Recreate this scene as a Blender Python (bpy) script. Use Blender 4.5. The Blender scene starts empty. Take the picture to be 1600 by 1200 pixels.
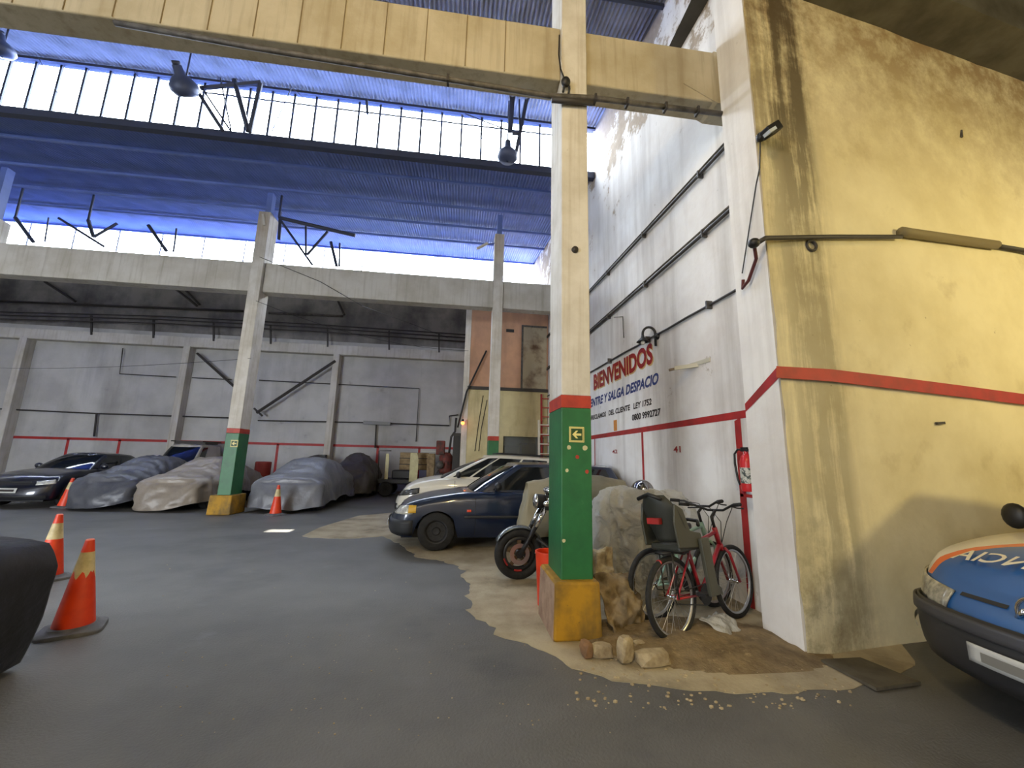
import bpy, bmesh, math, random
from mathutils import Vector, Matrix, noise
import numpy as np

sc = bpy.context.scene
C = sc.collection
PI = math.pi
rnd = random.Random(7)

# ------------------------------------------------------------------ camera
FPX, CAMH = 640.0, 1.45
PITCH, ROLL, YAW = math.radians(10.41), math.radians(1.325), math.radians(7.155)
_f = Vector((math.sin(YAW)*math.cos(PITCH), math.cos(YAW)*math.cos(PITCH), math.sin(PITCH)))
_r = Vector((math.cos(YAW), -math.sin(YAW), 0))
_u = _r.cross(_f)
RT = _r*math.cos(ROLL) + _u*math.sin(ROLL)
UP = _u*math.cos(ROLL) - _r*math.sin(ROLL)
FW = _f
cam = bpy.data.cameras.new('camera'); cam.sensor_width = 36; cam.lens = FPX/1600*36
cam.clip_start = .05; cam.clip_end = 300
co = bpy.data.objects.new('camera', cam); C.objects.link(co)
co.matrix_world = Matrix(((RT.x, UP.x, -FW.x, 0), (RT.y, UP.y, -FW.y, 0), (RT.z, UP.z, -FW.z, CAMH), (0, 0, 0, 1)))
sc.camera = co

# ------------------------------------------------------------------ light
w = bpy.data.worlds.new('sky'); sc.world = w; w.use_nodes = True
nt = w.node_tree; bg = nt.nodes['Background']
bg.inputs[0].default_value = (.89, .945, 1.0, 1); bg.inputs[1].default_value = 31.0
sun = bpy.data.lights.new('sun', 'SUN'); sun.energy = 40; sun.angle = .009; sun.color = (1, .95, .85)
SUND = Vector((.10, -.42, 1)).normalized()          # towards the sun
so = bpy.data.objects.new('sun', sun); C.objects.link(so); so.location = (0, 0, 20)
so.rotation_euler = SUND.to_track_quat('Z', 'Y').to_euler()
vs = sc.view_settings
vs.view_transform = 'Standard'; vs.look = 'None'; vs.gamma = 1; vs.use_curve_mapping = False
vs.exposure = 0.0
sc.cycles.max_bounces = 10; sc.cycles.diffuse_bounces = 6; sc.cycles.transparent_max_bounces = 16
sc.cycles.caustics_reflective = False; sc.cycles.caustics_refractive = False
sc.cycles.sample_clamp_indirect = 6

# ------------------------------------------------------------------ pixel helpers (1600x1200 frame)
def ray(u, v): return RT*((u-800)/FPX) + UP*((600-v)/FPX) + FW
def gp(u, v, z=0.0):
    g = ray(u, v); return g*((z-CAMH)/g.z) + Vector((0, 0, CAMH))
def atY(u, v, Y):
    g = ray(u, v); return g*(Y/g.y) + Vector((0, 0, CAMH))
def onp(u, v, P, d):
    g = ray(u, v); n = Vector((d[1], -d[0], 0)); t = (n.x*P[0]+n.y*P[1])/n.dot(g)
    return g*t + Vector((0, 0, CAMH))

# ------------------------------------------------------------------ materials
def lin(r, g=None, b=None):
    if g is None: r, g, b = r
    f = lambda c: (c/255/12.92) if c/255 <= .04045 else ((c/255+.055)/1.055)**2.4
    return (f(r), f(g), f(b), 1)
MATS = {}
def nd(nt, t, **kw):
    n = nt.nodes.new(t)
    for k, v in kw.items(): setattr(n, k, v)
    return n
def mat(name, col, rough=.6, metal=0, col2=None, scale=4, streak=None, bump=0, bscale=30, spec=.5, coat=0, detail=6,
        lo=.4, hi=.65, stains=(), trans=0, alpha=1, sheen=0):
    """procedural principled; col/col2 mixed by noise; streak = (colour, amount, xy scale, z scale)"""
    if name in MATS: return MATS[name]
    m = bpy.data.materials.new(name); m.use_nodes = True; MATS[name] = m
    nt = m.node_tree; p = nt.nodes['Principled BSDF']; L = nt.links
    p.inputs['Roughness'].default_value = rough; p.inputs['Metallic'].default_value = metal
    p.inputs['Specular IOR Level'].default_value = spec
    p.inputs['Coat Weight'].default_value = coat; p.inputs['Coat Roughness'].default_value = .06
    p.inputs['Transmission Weight'].default_value = trans; p.inputs['Alpha'].default_value = alpha
    tc = nd(nt, 'ShaderNodeTexCoord'); cur = None
    def noisemix(prev, c, sc_, lo, hi, amt=1, vec=None, det=6, rgh=.6):
        n = nd(nt, 'ShaderNodeTexNoise'); n.inputs['Scale'].default_value = sc_; n.inputs['Detail'].default_value = det
        n.inputs['Roughness'].default_value = rgh
        L.new(vec if vec else tc.outputs['Object'], n.inputs['Vector'])
        mr = nd(nt, 'ShaderNodeMapRange'); mr.inputs[1].default_value = lo; mr.inputs[2].default_value = hi
        mr.inputs[4].default_value = amt; L.new(n.outputs['Fac'], mr.inputs[0])
        mx = nd(nt, 'ShaderNodeMix', data_type='RGBA')
        L.new(mr.outputs[0], mx.inputs[0])
        if prev is None: mx.inputs[6].default_value = col
        else: L.new(prev, mx.inputs[6])
        mx.inputs[7].default_value = c
        return mx.outputs[2]
    if col2 is not None: cur = noisemix(cur, col2, scale, lo, hi, det=detail)
    for st in stains: cur = noisemix(cur, st[0], st[1], st[2], st[3], st[4] if len(st) > 4 else 1)
    if streak:
        mp = nd(nt, 'ShaderNodeMapping'); mp.inputs['Scale'].default_value = (streak[2], streak[2], streak[3])
        L.new(tc.outputs['Object'], mp.inputs[0])
        cur = noisemix(cur, streak[0], 1.0, .5, .72, streak[1], mp.outputs[0])
    if cur is None: p.inputs['Base Color'].default_value = col
    else: L.new(cur, p.inputs['Base Color'])
    if bump:
        n = nd(nt, 'ShaderNodeTexNoise'); n.inputs['Scale'].default_value = bscale; n.inputs['Detail'].default_value = 8
        L.new(tc.outputs['Object'], n.inputs['Vector'])
        b = nd(nt, 'ShaderNodeBump'); b.inputs['Strength'].default_value = bump; b.inputs['Distance'].default_value = .02
        L.new(n.outputs['Fac'], b.inputs['Height']); L.new(b.outputs[0], p.inputs['Normal'])
    return m
def glassmat(name, col=(.9, .95, 1, 1), opac=.12, rough=.05):
    m = bpy.data.materials.new(name); m.use_nodes = True; MATS[name] = m
    nt = m.node_tree; nt.nodes.clear(); L = nt.links
    o = nd(nt, 'ShaderNodeOutputMaterial'); t = nd(nt, 'ShaderNodeBsdfTransparent'); g = nd(nt, 'ShaderNodeBsdfPrincipled')
    t.inputs[0].default_value = col; g.inputs['Base Color'].default_value = (.75, .8, .85, 1); g.inputs['Roughness'].default_value = rough
    mx = nd(nt, 'ShaderNodeMixShader'); mx.inputs[0].default_value = opac
    L.new(t.outputs[0], mx.inputs[1]); L.new(g.outputs[0], mx.inputs[2]); L.new(mx.outputs[0], o.inputs[0]); return m
def plasticfilm(name, tint, trn=.45, opac=.75):
    m = bpy.data.materials.new(name); m.use_nodes = True; MATS[name] = m
    nt = m.node_tree; nt.nodes.clear(); L = nt.links
    o = nd(nt, 'ShaderNodeOutputMaterial'); t = nd(nt, 'ShaderNodeBsdfTransparent'); p = nd(nt, 'ShaderNodeBsdfPrincipled')
    tr = nd(nt, 'ShaderNodeBsdfTranslucent'); tr.inputs[0].default_value = tint
    p.inputs['Base Color'].default_value = tint; p.inputs['Roughness'].default_value = .16; p.inputs['Specular IOR Level'].default_value = .8
    tc = nd(nt, 'ShaderNodeTexCoord'); n = nd(nt, 'ShaderNodeTexNoise'); n.inputs['Scale'].default_value = 9; n.inputs['Detail'].default_value = 5
    n.inputs['Distortion'].default_value = 1.5
    L.new(tc.outputs['Object'], n.inputs['Vector']); b = nd(nt, 'ShaderNodeBump'); b.inputs['Strength'].default_value = 1.0; b.inputs['Distance'].default_value = .08
    L.new(n.outputs['Fac'], b.inputs['Height']); L.new(b.outputs[0], p.inputs['Normal'])
    m1 = nd(nt, 'ShaderNodeMixShader'); m1.inputs[0].default_value = trn; L.new(p.outputs[0], m1.inputs[1]); L.new(tr.outputs[0], m1.inputs[2])
    m2 = nd(nt, 'ShaderNodeMixShader'); m2.inputs[0].default_value = opac; L.new(t.outputs[0], m2.inputs[1]); L.new(m1.outputs[0], m2.inputs[2])
    L.new(m2.outputs[0], o.inputs[0]); return m
def emit(name, col, s):
    m = bpy.data.materials.new(name); m.use_nodes = True
    p = m.node_tree.nodes['Principled BSDF']; p.inputs['Base Color'].default_value = col
    p.inputs['Emission Color'].default_value = col; p.inputs['Emission Strength'].default_value = s; return m

M_white = mat('wall_white', lin(236, 234, 231), .85, col2=lin(218, 212, 206), scale=1.1, streak=(lin(150, 142, 132), .55, 2.2, .16), bump=.12, bscale=18,
              stains=[(lin(224, 222, 220), .7, .5, .7, .6), (lin(120, 112, 104), 6, .68, .78, .5)])
M_back = mat('wall_grey', lin(186, 185, 182), .9, col2=lin(168, 166, 163), scale=.8, streak=(lin(116, 114, 111), .5, .9, .12), bump=.1, bscale=12,
             stains=[(lin(100, 97, 95), 1.6, .64, .8, .6)])
M_backhi = mat('wall_grey_dark', lin(138, 134, 130), .9, col2=lin(92, 90, 90), scale=.9, streak=(lin(70, 70, 72), .6, 1.2, .3), bump=.1, bscale=12)  # darker mottled grey for the wall above the tie beam
M_conc = mat('concrete_paint', lin(198, 194, 186), .85, col2=lin(178, 172, 160), scale=1.3, streak=(lin(140, 130, 112), .5, 9, .5), bump=.12, bscale=22)
M_colw = mat('column_white', lin(212, 208, 200), .8, col2=lin(190, 184, 172), scale=2, streak=(lin(150, 135, 105), .5, 14, .45), bump=.2, bscale=18,
             stains=[(lin(90, 70, 50), 9, .70, .76, .8)])
M_green = mat('paint_green', lin(40, 108, 62), .45, col2=lin(32, 92, 54), scale=3, bump=.1, bscale=20, stains=[(lin(70, 120, 80), 8, .66, .74, .5)])
M_red = mat('paint_red', lin(166, 36, 34), .6, col2=lin(140, 34, 32), scale=6)
M_redcol = mat('paint_red_band', lin(176, 58, 40), .55, col2=lin(150, 46, 36), scale=8)
M_ybase = mat('paint_yellow', lin(178, 134, 26), .7, col2=lin(128, 98, 34), scale=4, bump=.4, bscale=14, streak=(lin(90, 80, 50), .6, 6, 2),
              stains=[(lin(70, 60, 40), 14, .66, .74, .8)])
M_asph = mat('asphalt', lin(96, 95, 92), .55, col2=lin(80, 79, 76), scale=.9, bump=.25, bscale=60,
             stains=[(lin(60, 60, 62), .45, .56, .7, .6), (lin(112, 114, 118), 2.2, .62, .75, .4), (lin(190, 188, 180), 26, .735, .75, .8)])
M_apron = mat('worn_concrete', lin(174, 162, 136), .85, col2=lin(144, 132, 108), scale=2.2, bump=.3, bscale=30,
              stains=[(lin(92, 86, 76), 1.1, .58, .75, .6), (lin(172, 160, 138), 5, .64, .72, .6)])
M_dirt = mat('dirt', lin(134, 116, 86), .95, col2=lin(104, 88, 64), scale=7, bump=.7, bscale=35, stains=[(lin(158, 140, 106), 12, .62, .7, .8)])
M_roof_glare = mat('roof_sheet', lin(112, 134, 200), .5, .0, col2=lin(96, 118, 178), scale=1.2, spec=.4)  # grey sheet metal with blue lens glare put into its colour
M_steel = mat('steel_dark', lin(62, 68, 88), .6, .2)
M_pipe = mat('pipe_grey', lin(96, 92, 88), .6, .1, col2=lin(60, 56, 52), scale=9)
M_pipedk = mat('pipe_dark', lin(56, 52, 50), .6, .1)
M_cable = mat('cable_black', lin(24, 24, 26), .6)
M_black = mat('black_plastic', lin(26, 26, 28), .5)
M_rub = mat('rubber', lin(24, 24, 25), .8, col2=lin(38, 37, 36), scale=20)
M_chrome = mat('chrome', (.75, .75, .76, 1), .12, 1)
M_alu = mat('aluminium', (.55, .55, .55, 1), .35, 1)
M_glassdk = mat('car_glass', lin(22, 26, 30), .05, spec=.7)
M_pane = glassmat('glass_pane', (.96, .98, 1, 1), .12, .3)
M_lens = mat('lamp_lens', lin(205, 205, 195), .08, spec=.8, coat=.6, col2=lin(150, 150, 150), scale=14)
M_cream = mat('cream_wall', lin(206, 194, 150), .85, col2=lin(184, 170, 128), scale=1.4, streak=(lin(120, 106, 78), .6, 2.4, .4), bump=.1)
M_peach = mat('peach_wall', lin(196, 152, 122), .85, col2=lin(176, 138, 112), scale=1.6, streak=(lin(120, 90, 78), .5, 1.4, .4))
M_orange = mat('cone_orange', lin(226, 66, 22), .45, col2=lin(206, 52, 20), scale=6)
M_coneband = mat('cone_band', lin(214, 196, 148), .5, col2=lin(180, 164, 120), scale=9)
M_grey = mat('grey_rubber', lin(96, 96, 100), .7, col2=lin(76, 76, 80), scale=9)

# ------------------------------------------------------------------ mesh builder
def V(*a): return Vector(a)
class MB:
    def __init__(s): s.v = []; s.f = []
    def add(s, vs, fs):
        o = len(s.v); s.v += [Vector(p) for p in vs]; s.f += [tuple(i+o for i in f) for f in fs]; return s
    def box(s, lo, hi):
        x0, y0, z0 = lo; x1, y1, z1 = hi
        return s.add([(x0, y0, z0), (x1, y0, z0), (x1, y1, z0), (x0, y1, z0), (x0, y0, z1), (x1, y0, z1), (x1, y1, z1), (x0, y1, z1)],
                     [(0, 3, 2, 1), (4, 5, 6, 7), (0, 1, 5, 4), (1, 2, 6, 5), (2, 3, 7, 6), (3, 0, 4, 7)])
    def hexa(s, p): return s.add(p, [(0, 3, 2, 1), (4, 5, 6, 7), (0, 1, 5, 4), (1, 2, 6, 5), (2, 3, 7, 6), (3, 0, 4, 7)])
    def bar(s, a, b, w, h, up=(0, 0, 1)):
        a = Vector(a); b = Vector(b); d = (b-a).normalized(); u = Vector(up)
        if abs(d.dot(u)) > .98: u = Vector((1, 0, 0))
        r = d.cross(u).normalized()*w/2; t = r.cross(d).normalized()*h/2
        return s.hexa([a-r-t, a+r-t, b+r-t, b-r-t, a-r+t, a+r+t, b+r+t, b-r+t])
    def tube(s, path, r, n=8, closed=False, caps=True):
        P = [Vector(p) for p in path]; N = len(P)
        rr = r if isinstance(r, (list, tuple)) else [r]*N
        rings = []; prev = None
        for i in range(N):
            if closed: d = P[(i+1) % N]-P[i-1]
            else: d = P[min(i+1, N-1)]-P[max(i-1, 0)]
            if d.length < 1e-9: d = Vector((0, 0, 1))
            d.normalize()
            if prev is None:
                u = Vector((0, 0, 1)) if abs(d.z) < .9 else Vector((1, 0, 0))
                a = d.cross(u).normalized()
            else:
                a = (prev-d*prev.dot(d)); a = a.normalized() if a.length > 1e-6 else d.orthogonal().normalized()
            prev = a; b = d.cross(a)
            rings.append([P[i]+(a*math.cos(2*PI*k/n)+b*math.sin(2*PI*k/n))*rr[i] for k in range(n)])
        vs = [p for q in rings for p in q]; fs = []
        for i in range(N if closed else N-1):
            j = (i+1) % N
            for k in range(n): fs.append((i*n+k, i*n+(k+1) % n, j*n+(k+1) % n, j*n+k))
        if caps and not closed:
            fs.append(tuple(range(n-1, -1, -1))); fs.append(tuple((N-1)*n+k for k in range(n)))
        return s.add(vs, fs)
    def lathe(s, prof, n=24, o=(0, 0, 0), ax=(0, 0, 1), caps=False):
        ax = Vector(ax).normalized(); a = ax.orthogonal().normalized(); b = ax.cross(a); o = Vector(o)
        vs = []; fs = []
        for r, z in prof:
            for k in range(n): vs.append(o+ax*z+(a*math.cos(2*PI*k/n)+b*math.sin(2*PI*k/n))*max(r, 1e-4))
        for i in range(len(prof)-1):
            for k in range(n): fs.append((i*n+k, i*n+(k+1) % n, (i+1)*n+(k+1) % n, (i+1)*n+k))
        if caps: fs.append(tuple(range(n-1, -1, -1))); fs.append(tuple((len(prof)-1)*n+k for k in range(n)))
        return s.add(vs, fs)
    def torus(s, R, r, o=(0, 0, 0), ax=(0, 1, 0), n=36, k=10, flat=1):
        return s.lathe([(R+r*math.cos(2*PI*j/k), r*flat*math.sin(2*PI*j/k)) for j in range(k+1)], n, o, ax)
    def grid(s, rows, wrap=False):
        m = len(rows[0]); vs = [p for r in rows for p in r]; fs = []
        for i in range(len(rows)-1):
            for j in range(m-1 if not wrap else m):
                k = (j+1) % m; fs.append((i*m+j, i*m+k, (i+1)*m+k, (i+1)*m+j))
        return s.add(vs, fs)
    def prism(s, poly, a, ax):
        """poly: list of 3d points; extruded by vector ax"""
        n = len(poly); ax = Vector(ax); P = [Vector(p)+Vector(a) for p in poly]
        return s.add(P+[p+ax for p in P], [tuple(range(n-1, -1, -1)), tuple(range(n, 2*n))]+[(i, (i+1) % n, n+(i+1) % n, n+i) for i in range(n)])
    def ball(s, c, r, n=14, m=8):
        c = Vector(c); rx, ry, rz = r if isinstance(r, (tuple, list)) else (r, r, r); rows = []
        for i in range(m+1):
            t = PI*i/m; rows.append([c+Vector((rx*math.sin(t)*math.cos(2*PI*k/n), ry*math.sin(t)*math.sin(2*PI*k/n), rz*math.cos(t))) for k in range(n)])
        return s.grid(rows, True)
    def xf(s, M): s.v = [M @ p for p in s.v]; return s
    def mesh(s, name, smooth=False):
        me = bpy.data.meshes.new(name); me.from_pydata([tuple(p) for p in s.v], [], s.f); me.update()
        bm = bmesh.new(); bm.from_mesh(me); bmesh.ops.remove_doubles(bm, verts=bm.verts, dist=1e-5); bmesh.ops.recalc_face_normals(bm, faces=bm.faces)
        bm.to_mesh(me); bm.free()
        if smooth:
            me.polygons.foreach_set('use_smooth', [True]*len(me.polygons))
        return me
    def build(s, name, m, parent=None, smooth=False, world=False, bevel=0, solid=0, sub=0, auto=None):
        if world and parent is not None:
            Mi = Matrix.LocRotScale(parent.location, parent.rotation_euler, None).inverted(); s.v = [Mi @ p for p in s.v]
        o = bpy.data.objects.new(name, s.mesh(name, smooth)); C.objects.link(o)
        o.data.materials.append(m)
        if parent is not None: o.parent = parent
        if solid:
            q = o.modifiers.new('solid', 'SOLIDIFY'); q.thickness = solid; q.offset = 0
        if bevel:
            q = o.modifiers.new('bevel', 'BEVEL'); q.width = bevel; q.segments = 2; q.limit_method = 'ANGLE'
        if sub:
            q = o.modifiers.new('sub', 'SUBSURF'); q.levels = sub; q.render_levels = sub
        if auto: o.data.set_sharp_from_angle(angle=math.radians(auto))
        return o
def tag(o, label, cat=None, group=None, kind=None):
    o['label'] = label
    if cat: o['category'] = cat
    if group: o['group'] = group
    if kind: o['kind'] = kind
    return o
def thing(name, label, cat, loc=(0, 0, 0), rz=0, group=None, kind=None, rot=None):
    o = bpy.data.objects.new(name, None); C.objects.link(o); o.location = loc
    o.rotation_euler = rot if rot else (0, 0, rz); o.empty_display_size = .2
    return tag(o, label, cat, group, kind)
def struct(name, mb, m, label, **kw):
    o = mb.build(name, m, **kw); o['kind'] = 'structure'; o['label'] = label; o['category'] = name.split('_')[0]; return o
def inst(src, name, parent, loc=(0, 0, 0), rot=(0, 0, 0)):
    o = bpy.data.objects.new(name, src); C.objects.link(o); o.parent = parent; o.location = loc; o.rotation_euler = rot; return o
def text(s, name, m, O, xd, yd, wdt, hgt, parent=None, shear=0, off=0, depth=.002, fn=None, mirror=False):
    """flat lettering: lower left corner O, reading along xd, up yd, fitted to wdt x hgt"""
    cu = bpy.data.curves.new(name, 'FONT'); cu.body = s; cu.shear = shear; cu.offset = off; cu.resolution_u = 3
    t = bpy.data.objects.new('tmp_text', cu); C.objects.link(t)
    bpy.context.view_layer.update()
    me = bpy.data.meshes.new_from_object(t.evaluated_get(bpy.context.evaluated_depsgraph_get()))
    bpy.data.objects.remove(t); bpy.data.curves.remove(cu)
    co_ = np.array([v.co[:] for v in me.vertices]); lo = co_.min(0); hi = co_.max(0)
    xd = Vector(xd).normalized(); yd = Vector(yd).normalized(); O = Vector(O)
    for v in me.vertices:
        a = (v.co.x-lo[0])/(hi[0]-lo[0]); b = (v.co.y-lo[1])/(hi[1]-lo[1])
        if mirror: a = 1-a
        v.co = fn(a, b) if fn else O+xd*wdt*a+yd*hgt*b
    me.name = name; me.materials.clear(); me.materials.append(m)
    o = bpy.data.objects.new(name, me); C.objects.link(o)
    if parent is not None: o.parent = parent
    return o
def fbm(p, s, amp=1, oct=3):
    t = 0; a = amp
    for _ in range(oct): t += a*noise.noise(Vector(p)*s); s *= 2.1; a *= .5
    return t

# ================================================================== SETTING
BW0 = Vector((3.07, 4.04, 0)); BD = Vector((-.12, 4.56, 0)).normalized()       # wall with the painted lettering
def bw(y, z, off=0):                                                            # point on that wall at depth y
    t = (y-BW0.y)/BD.y; return Vector((BW0.x+BD.x*t-off, y, z))
YC = Vector((2.74, 3.18, 0)); YD = Vector((math.sin(math.radians(82)), math.cos(math.radians(82)), 0))   # yellow-lit wall
YN = Vector((YD.y, -YD.x, 0))                                                    # towards the camera
def yw(t, z, off=0): return YC+YD*t+Vector((0, 0, z))+YN*off
def ypx(u, v, off=0):
    P = YC+YN*off; return onp(u, v, P, YD)
YB = 18.2                                # back wall
G1, G2, G0 = 8.55, 15.7, 1.4             # clerestory planes
ZB, ZT = 8.30, 9.50                      # their lower and upper edges
XL = -19.0
def roofz(y):
    for a in (G2, G1, G0, G0-7.15):
        if y >= a: return ZB+(ZT-ZB)*(y-a)/7.15
YF = -6.0

# floor
fl = MB(); n = 60
fl.add([(XL, YF-9, 0), (14, YF-9, 0), (14, YB+.3, 0), (XL, YB+.3, 0)], [(0, 1, 2, 3)])
floor = struct('floor', fl, M_asph, 'grey asphalt garage floor with pale specks and stains')
# worn concrete apron around the cars on the right
edge = [(468, 838), (500, 841), (545, 842), (600, 838), (628, 852), (650, 869), (700, 880), (722, 885), (730, 925), (742, 968), (790, 998), (850, 1020), (900, 1046), (960, 1062), (1060, 1076), (1180, 1084), (1300, 1080), (1390, 1062), (1440, 1030)]
pts = [gp(*e) for e in edge]; loop = []
for a, b in zip(pts, pts[1:]):
    k = max(2, int((b-a).length/.07))
    for i in range(k):
        p = a.lerp(b, i/k); q = fbm(p, 5, .09); r_ = fbm(p+Vector((9, 3, 1)), 9, .05); loop.append(Vector((p.x+q, p.y+r_, 0)))
loop += [Vector((3.9, 3.5, 0)), Vector((3.2, 3.5, 0)), Vector((3.1, 4, 0)), bw(13, 0), Vector((-.6, 13.0, 0)), Vector((-1.7, 11.4, 0)), gp(560, 806), gp(500, 824)]
ap = MB(); ap.prism(loop, (0, 0, 0), (0, 0, .003))
apron = ap.build('concrete_apron', M_apron, floor); apron['label'] = 'worn pale concrete patch with a ragged edge'

# wall with lettering (follows the saw-tooth roof)
def sawwall(name, y0, y1, fx, m, label, thick=.25):
    ys = sorted(set([y0, y1]+[y for a in (G0, G1, G2) for y in (a-.001, a+.001) if y0 < y < y1]))
    mb = MB()
    A = [fx(y, 0) for y in ys]; T = [fx(y, roofz(y)+.15) for y in ys]; k = len(ys)
    poly = A+T[::-1]; mb.prism(poly, (0, 0, 0), (thick, 0, 0))
    return struct(name, mb, m, label)
wr = sawwall('wall_right', 3.62, YB+.3, lambda y, z: bw(y, z), M_white, 'tall white plaster wall with painted lettering and peeling top')
# pillar at the corner + yellow-lit wall
PX0 = 2.735
pil = MB(); pil.add([(2.74, 3.18, 0), (yw(.9, 0).x, yw(.9, 0).y, 0), (3.35, 3.62, 0), (PX0, 3.62, 0), (2.74, 3.18, 9.2), (yw(.9, 0).x, yw(.9, 0).y, 9.2), (3.35, 3.62, 9.2), (PX0, 3.62, 9.2)],
                    [(0, 3, 2, 1), (4, 5, 6, 7), (0, 1, 5, 4), (1, 2, 6, 5), (2, 3, 7, 6), (3, 0, 4, 7)])
def yellow_mat():
    m = mat('stained_plaster', lin(222, 212, 176), .8, col2=lin(204, 192, 152), scale=.9, bump=.25, bscale=9,
            stains=[(lin(236, 228, 198), .5, .5, .7, .6), (lin(150, 128, 84), 1.7, .60, .78, .45), (lin(96, 82, 56), 11, .71, .76, .6)])
    nt = m.node_tree; L = nt.links; p = nt.nodes['Principled BSDF']; src = p.inputs['Base Color'].links[0].from_socket
    tc = nd(nt, 'ShaderNodeTexCoord'); sp = nd(nt, 'ShaderNodeSeparateXYZ'); L.new(tc.outputs['Object'], sp.inputs[0])
    def ramp(sock, stops):
        r = nd(nt, 'ShaderNodeValToRGB'); e = r.color_ramp.elements
        while len(e) > 1: e.remove(e[-1])
        e[0].position = stops[0][0]; e[0].color = (stops[0][1],)*3+(1,)
        for q, c in stops[1:]:
            z = e.new(q); z.color = (c,)*3+(1,)
        L.new(sock, r.inputs[0]); return r.outputs[0]
    def mth(op, a, b):
        n = nd(nt, 'ShaderNodeMath', operation=op)
        for i, x in enumerate((a, b)):
            if isinstance(x, (int, float)): n.inputs[i].default_value = x
            else: L.new(x, n.inputs[i])
        return n.outputs[0]
    def rng(sock, a, b):
        n = nd(nt, 'ShaderNodeMapRange'); n.inputs[1].default_value = a; n.inputs[2].default_value = b; L.new(sock, n.inputs[0]); return n.outputs[0]
    mp = nd(nt, 'ShaderNodeMapping'); mp.inputs['Scale'].default_value = (7, 7, .5); L.new(tc.outputs['Object'], mp.inputs[0])
    ns = nd(nt, 'ShaderNodeTexNoise'); ns.inputs['Scale'].default_value = 1; ns.inputs['Detail'].default_value = 9; ns.inputs['Roughness'].default_value = .7; L.new(mp.outputs[0], ns.inputs[0])
    ns2 = nd(nt, 'ShaderNodeTexNoise'); ns2.inputs['Scale'].default_value = 3.2; ns2.inputs['Detail'].default_value = 9; ns2.inputs['Roughness'].default_value = .72; L.new(tc.outputs['Object'], ns2.inputs[0])
    # run-off streak under the gutter joint: a band about 0.4 m wide, thinning downwards
    band = ramp(rng(sp.outputs[0], 2.7, 4.2), [(0, .5), (.10, .6), (.24, .95), (.46, .95), (.54, .25), (.66, 0)])
    high = ramp(rng(sp.outputs[2], 0, 9), [(0, .45), (.25, .50), (.40, .62), (.55, .9), (1, 1)])
    s1 = ramp(mth('ADD', mth('MULTIPLY', ns.outputs[0], .7), mth('MULTIPLY', ns2.outputs[0], .3)), [(.37, 0), (.53, 1)])
    f1 = mth('MULTIPLY', mth('MULTIPLY', band, high), s1)
    # damp, blotched top of the wall
    topm = ramp(rng(sp.outputs[2], 4.2, 7.2), [(0, 0), (.35, .35), (.75, .9), (1, 1)])
    f2 = mth('MULTIPLY', topm, ramp(ns2.outputs[0], [(.36, .1), (.58, .9)]))
    # splash-back dirt at the foot of the corner
    foot = ramp(rng(sp.outputs[2], 0, 1.3), [(0, .9), (.5, .5), (1, 0)])
    f3 = mth('MULTIPLY', mth('MULTIPLY', foot, ramp(rng(sp.outputs[0], 2.7, 3.6), [(0, 1), (.4, .7), (1, .12)])), ramp(ns2.outputs[0], [(.44, 0), (.62, 1)]))
    cur = src
    for f_, c in ((f2, lin(138, 108, 66)), (f1, lin(62, 50, 30)), (f3, lin(92, 78, 54))):
        mx = nd(nt, 'ShaderNodeMix', data_type='RGBA'); L.new(f_, mx.inputs[0]); L.new(cur, mx.inputs[6]); mx.inputs[7].default_value = c; cur = mx.outputs[2]
    L.new(cur, p.inputs['Base Color']); return m
M_yel = yellow_mat()
def peel_mat():
    m = bpy.data.materials['wall_white'].copy(); m.name = 'wall_white_peeling'; nt = m.node_tree; L = nt.links
    p = nt.nodes['Principled BSDF']; src = p.inputs['Base Color'].links[0].from_socket
    tc = nd(nt, 'ShaderNodeTexCoord'); sp = nd(nt, 'ShaderNodeSeparateXYZ'); L.new(tc.outputs['Object'], sp.inputs[0])
    n = nd(nt, 'ShaderNodeTexNoise'); n.inputs['Scale'].default_value = 1.1; n.inputs['Detail'].default_value = 12; n.inputs['Roughness'].default_value = .7; L.new(tc.outputs['Object'], n.inputs[0])
    h = nd(nt, 'ShaderNodeMapRange'); h.inputs[1].default_value = 5.6; h.inputs[2].default_value = 9.0; h.inputs[3].default_value = -.10; h.inputs[4].default_value = .13; L.new(sp.outputs[2], h.inputs[0])
    a = nd(nt, 'ShaderNodeMath', operation='ADD'); L.new(n.outputs[0], a.inputs[0]); L.new(h.outputs[0], a.inputs[1])
    r = nd(nt, 'ShaderNodeMapRange'); r.inputs[1].default_value = .56; r.inputs[2].default_value = .60; r.inputs[4].default_value = .9; L.new(a.outputs[0], r.inputs[0])
    n2 = nd(nt, 'ShaderNodeTexNoise'); n2.inputs['Scale'].default_value = 9; n2.inputs['Detail'].default_value = 8; L.new(tc.outputs['Object'], n2.inputs[0])
    c = nd(nt, 'ShaderNodeMix', data_type='RGBA'); c.inputs[6].default_value = lin(176, 158, 134); c.inputs[7].default_value = lin(122, 104, 84); L.new(n2.outputs[0], c.inputs[0])
    mx = nd(nt, 'ShaderNodeMix', data_type='RGBA'); L.new(r.outputs[0], mx.inputs[0]); L.new(src, mx.inputs[6]); L.new(c.outputs[2], mx.inputs[7]); L.new(mx.outputs[2], p.inputs['Base Color'])
    return m
wr.data.materials[0] = peel_mat()
pillar = struct('trim_1', pil, M_white, 'corner pier between the lettered wall and the stained wall'); pillar['category'] = 'pier'
ywm = MB(); a = yw(0, 0, .012); b = yw(9, 0, .012)
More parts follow.
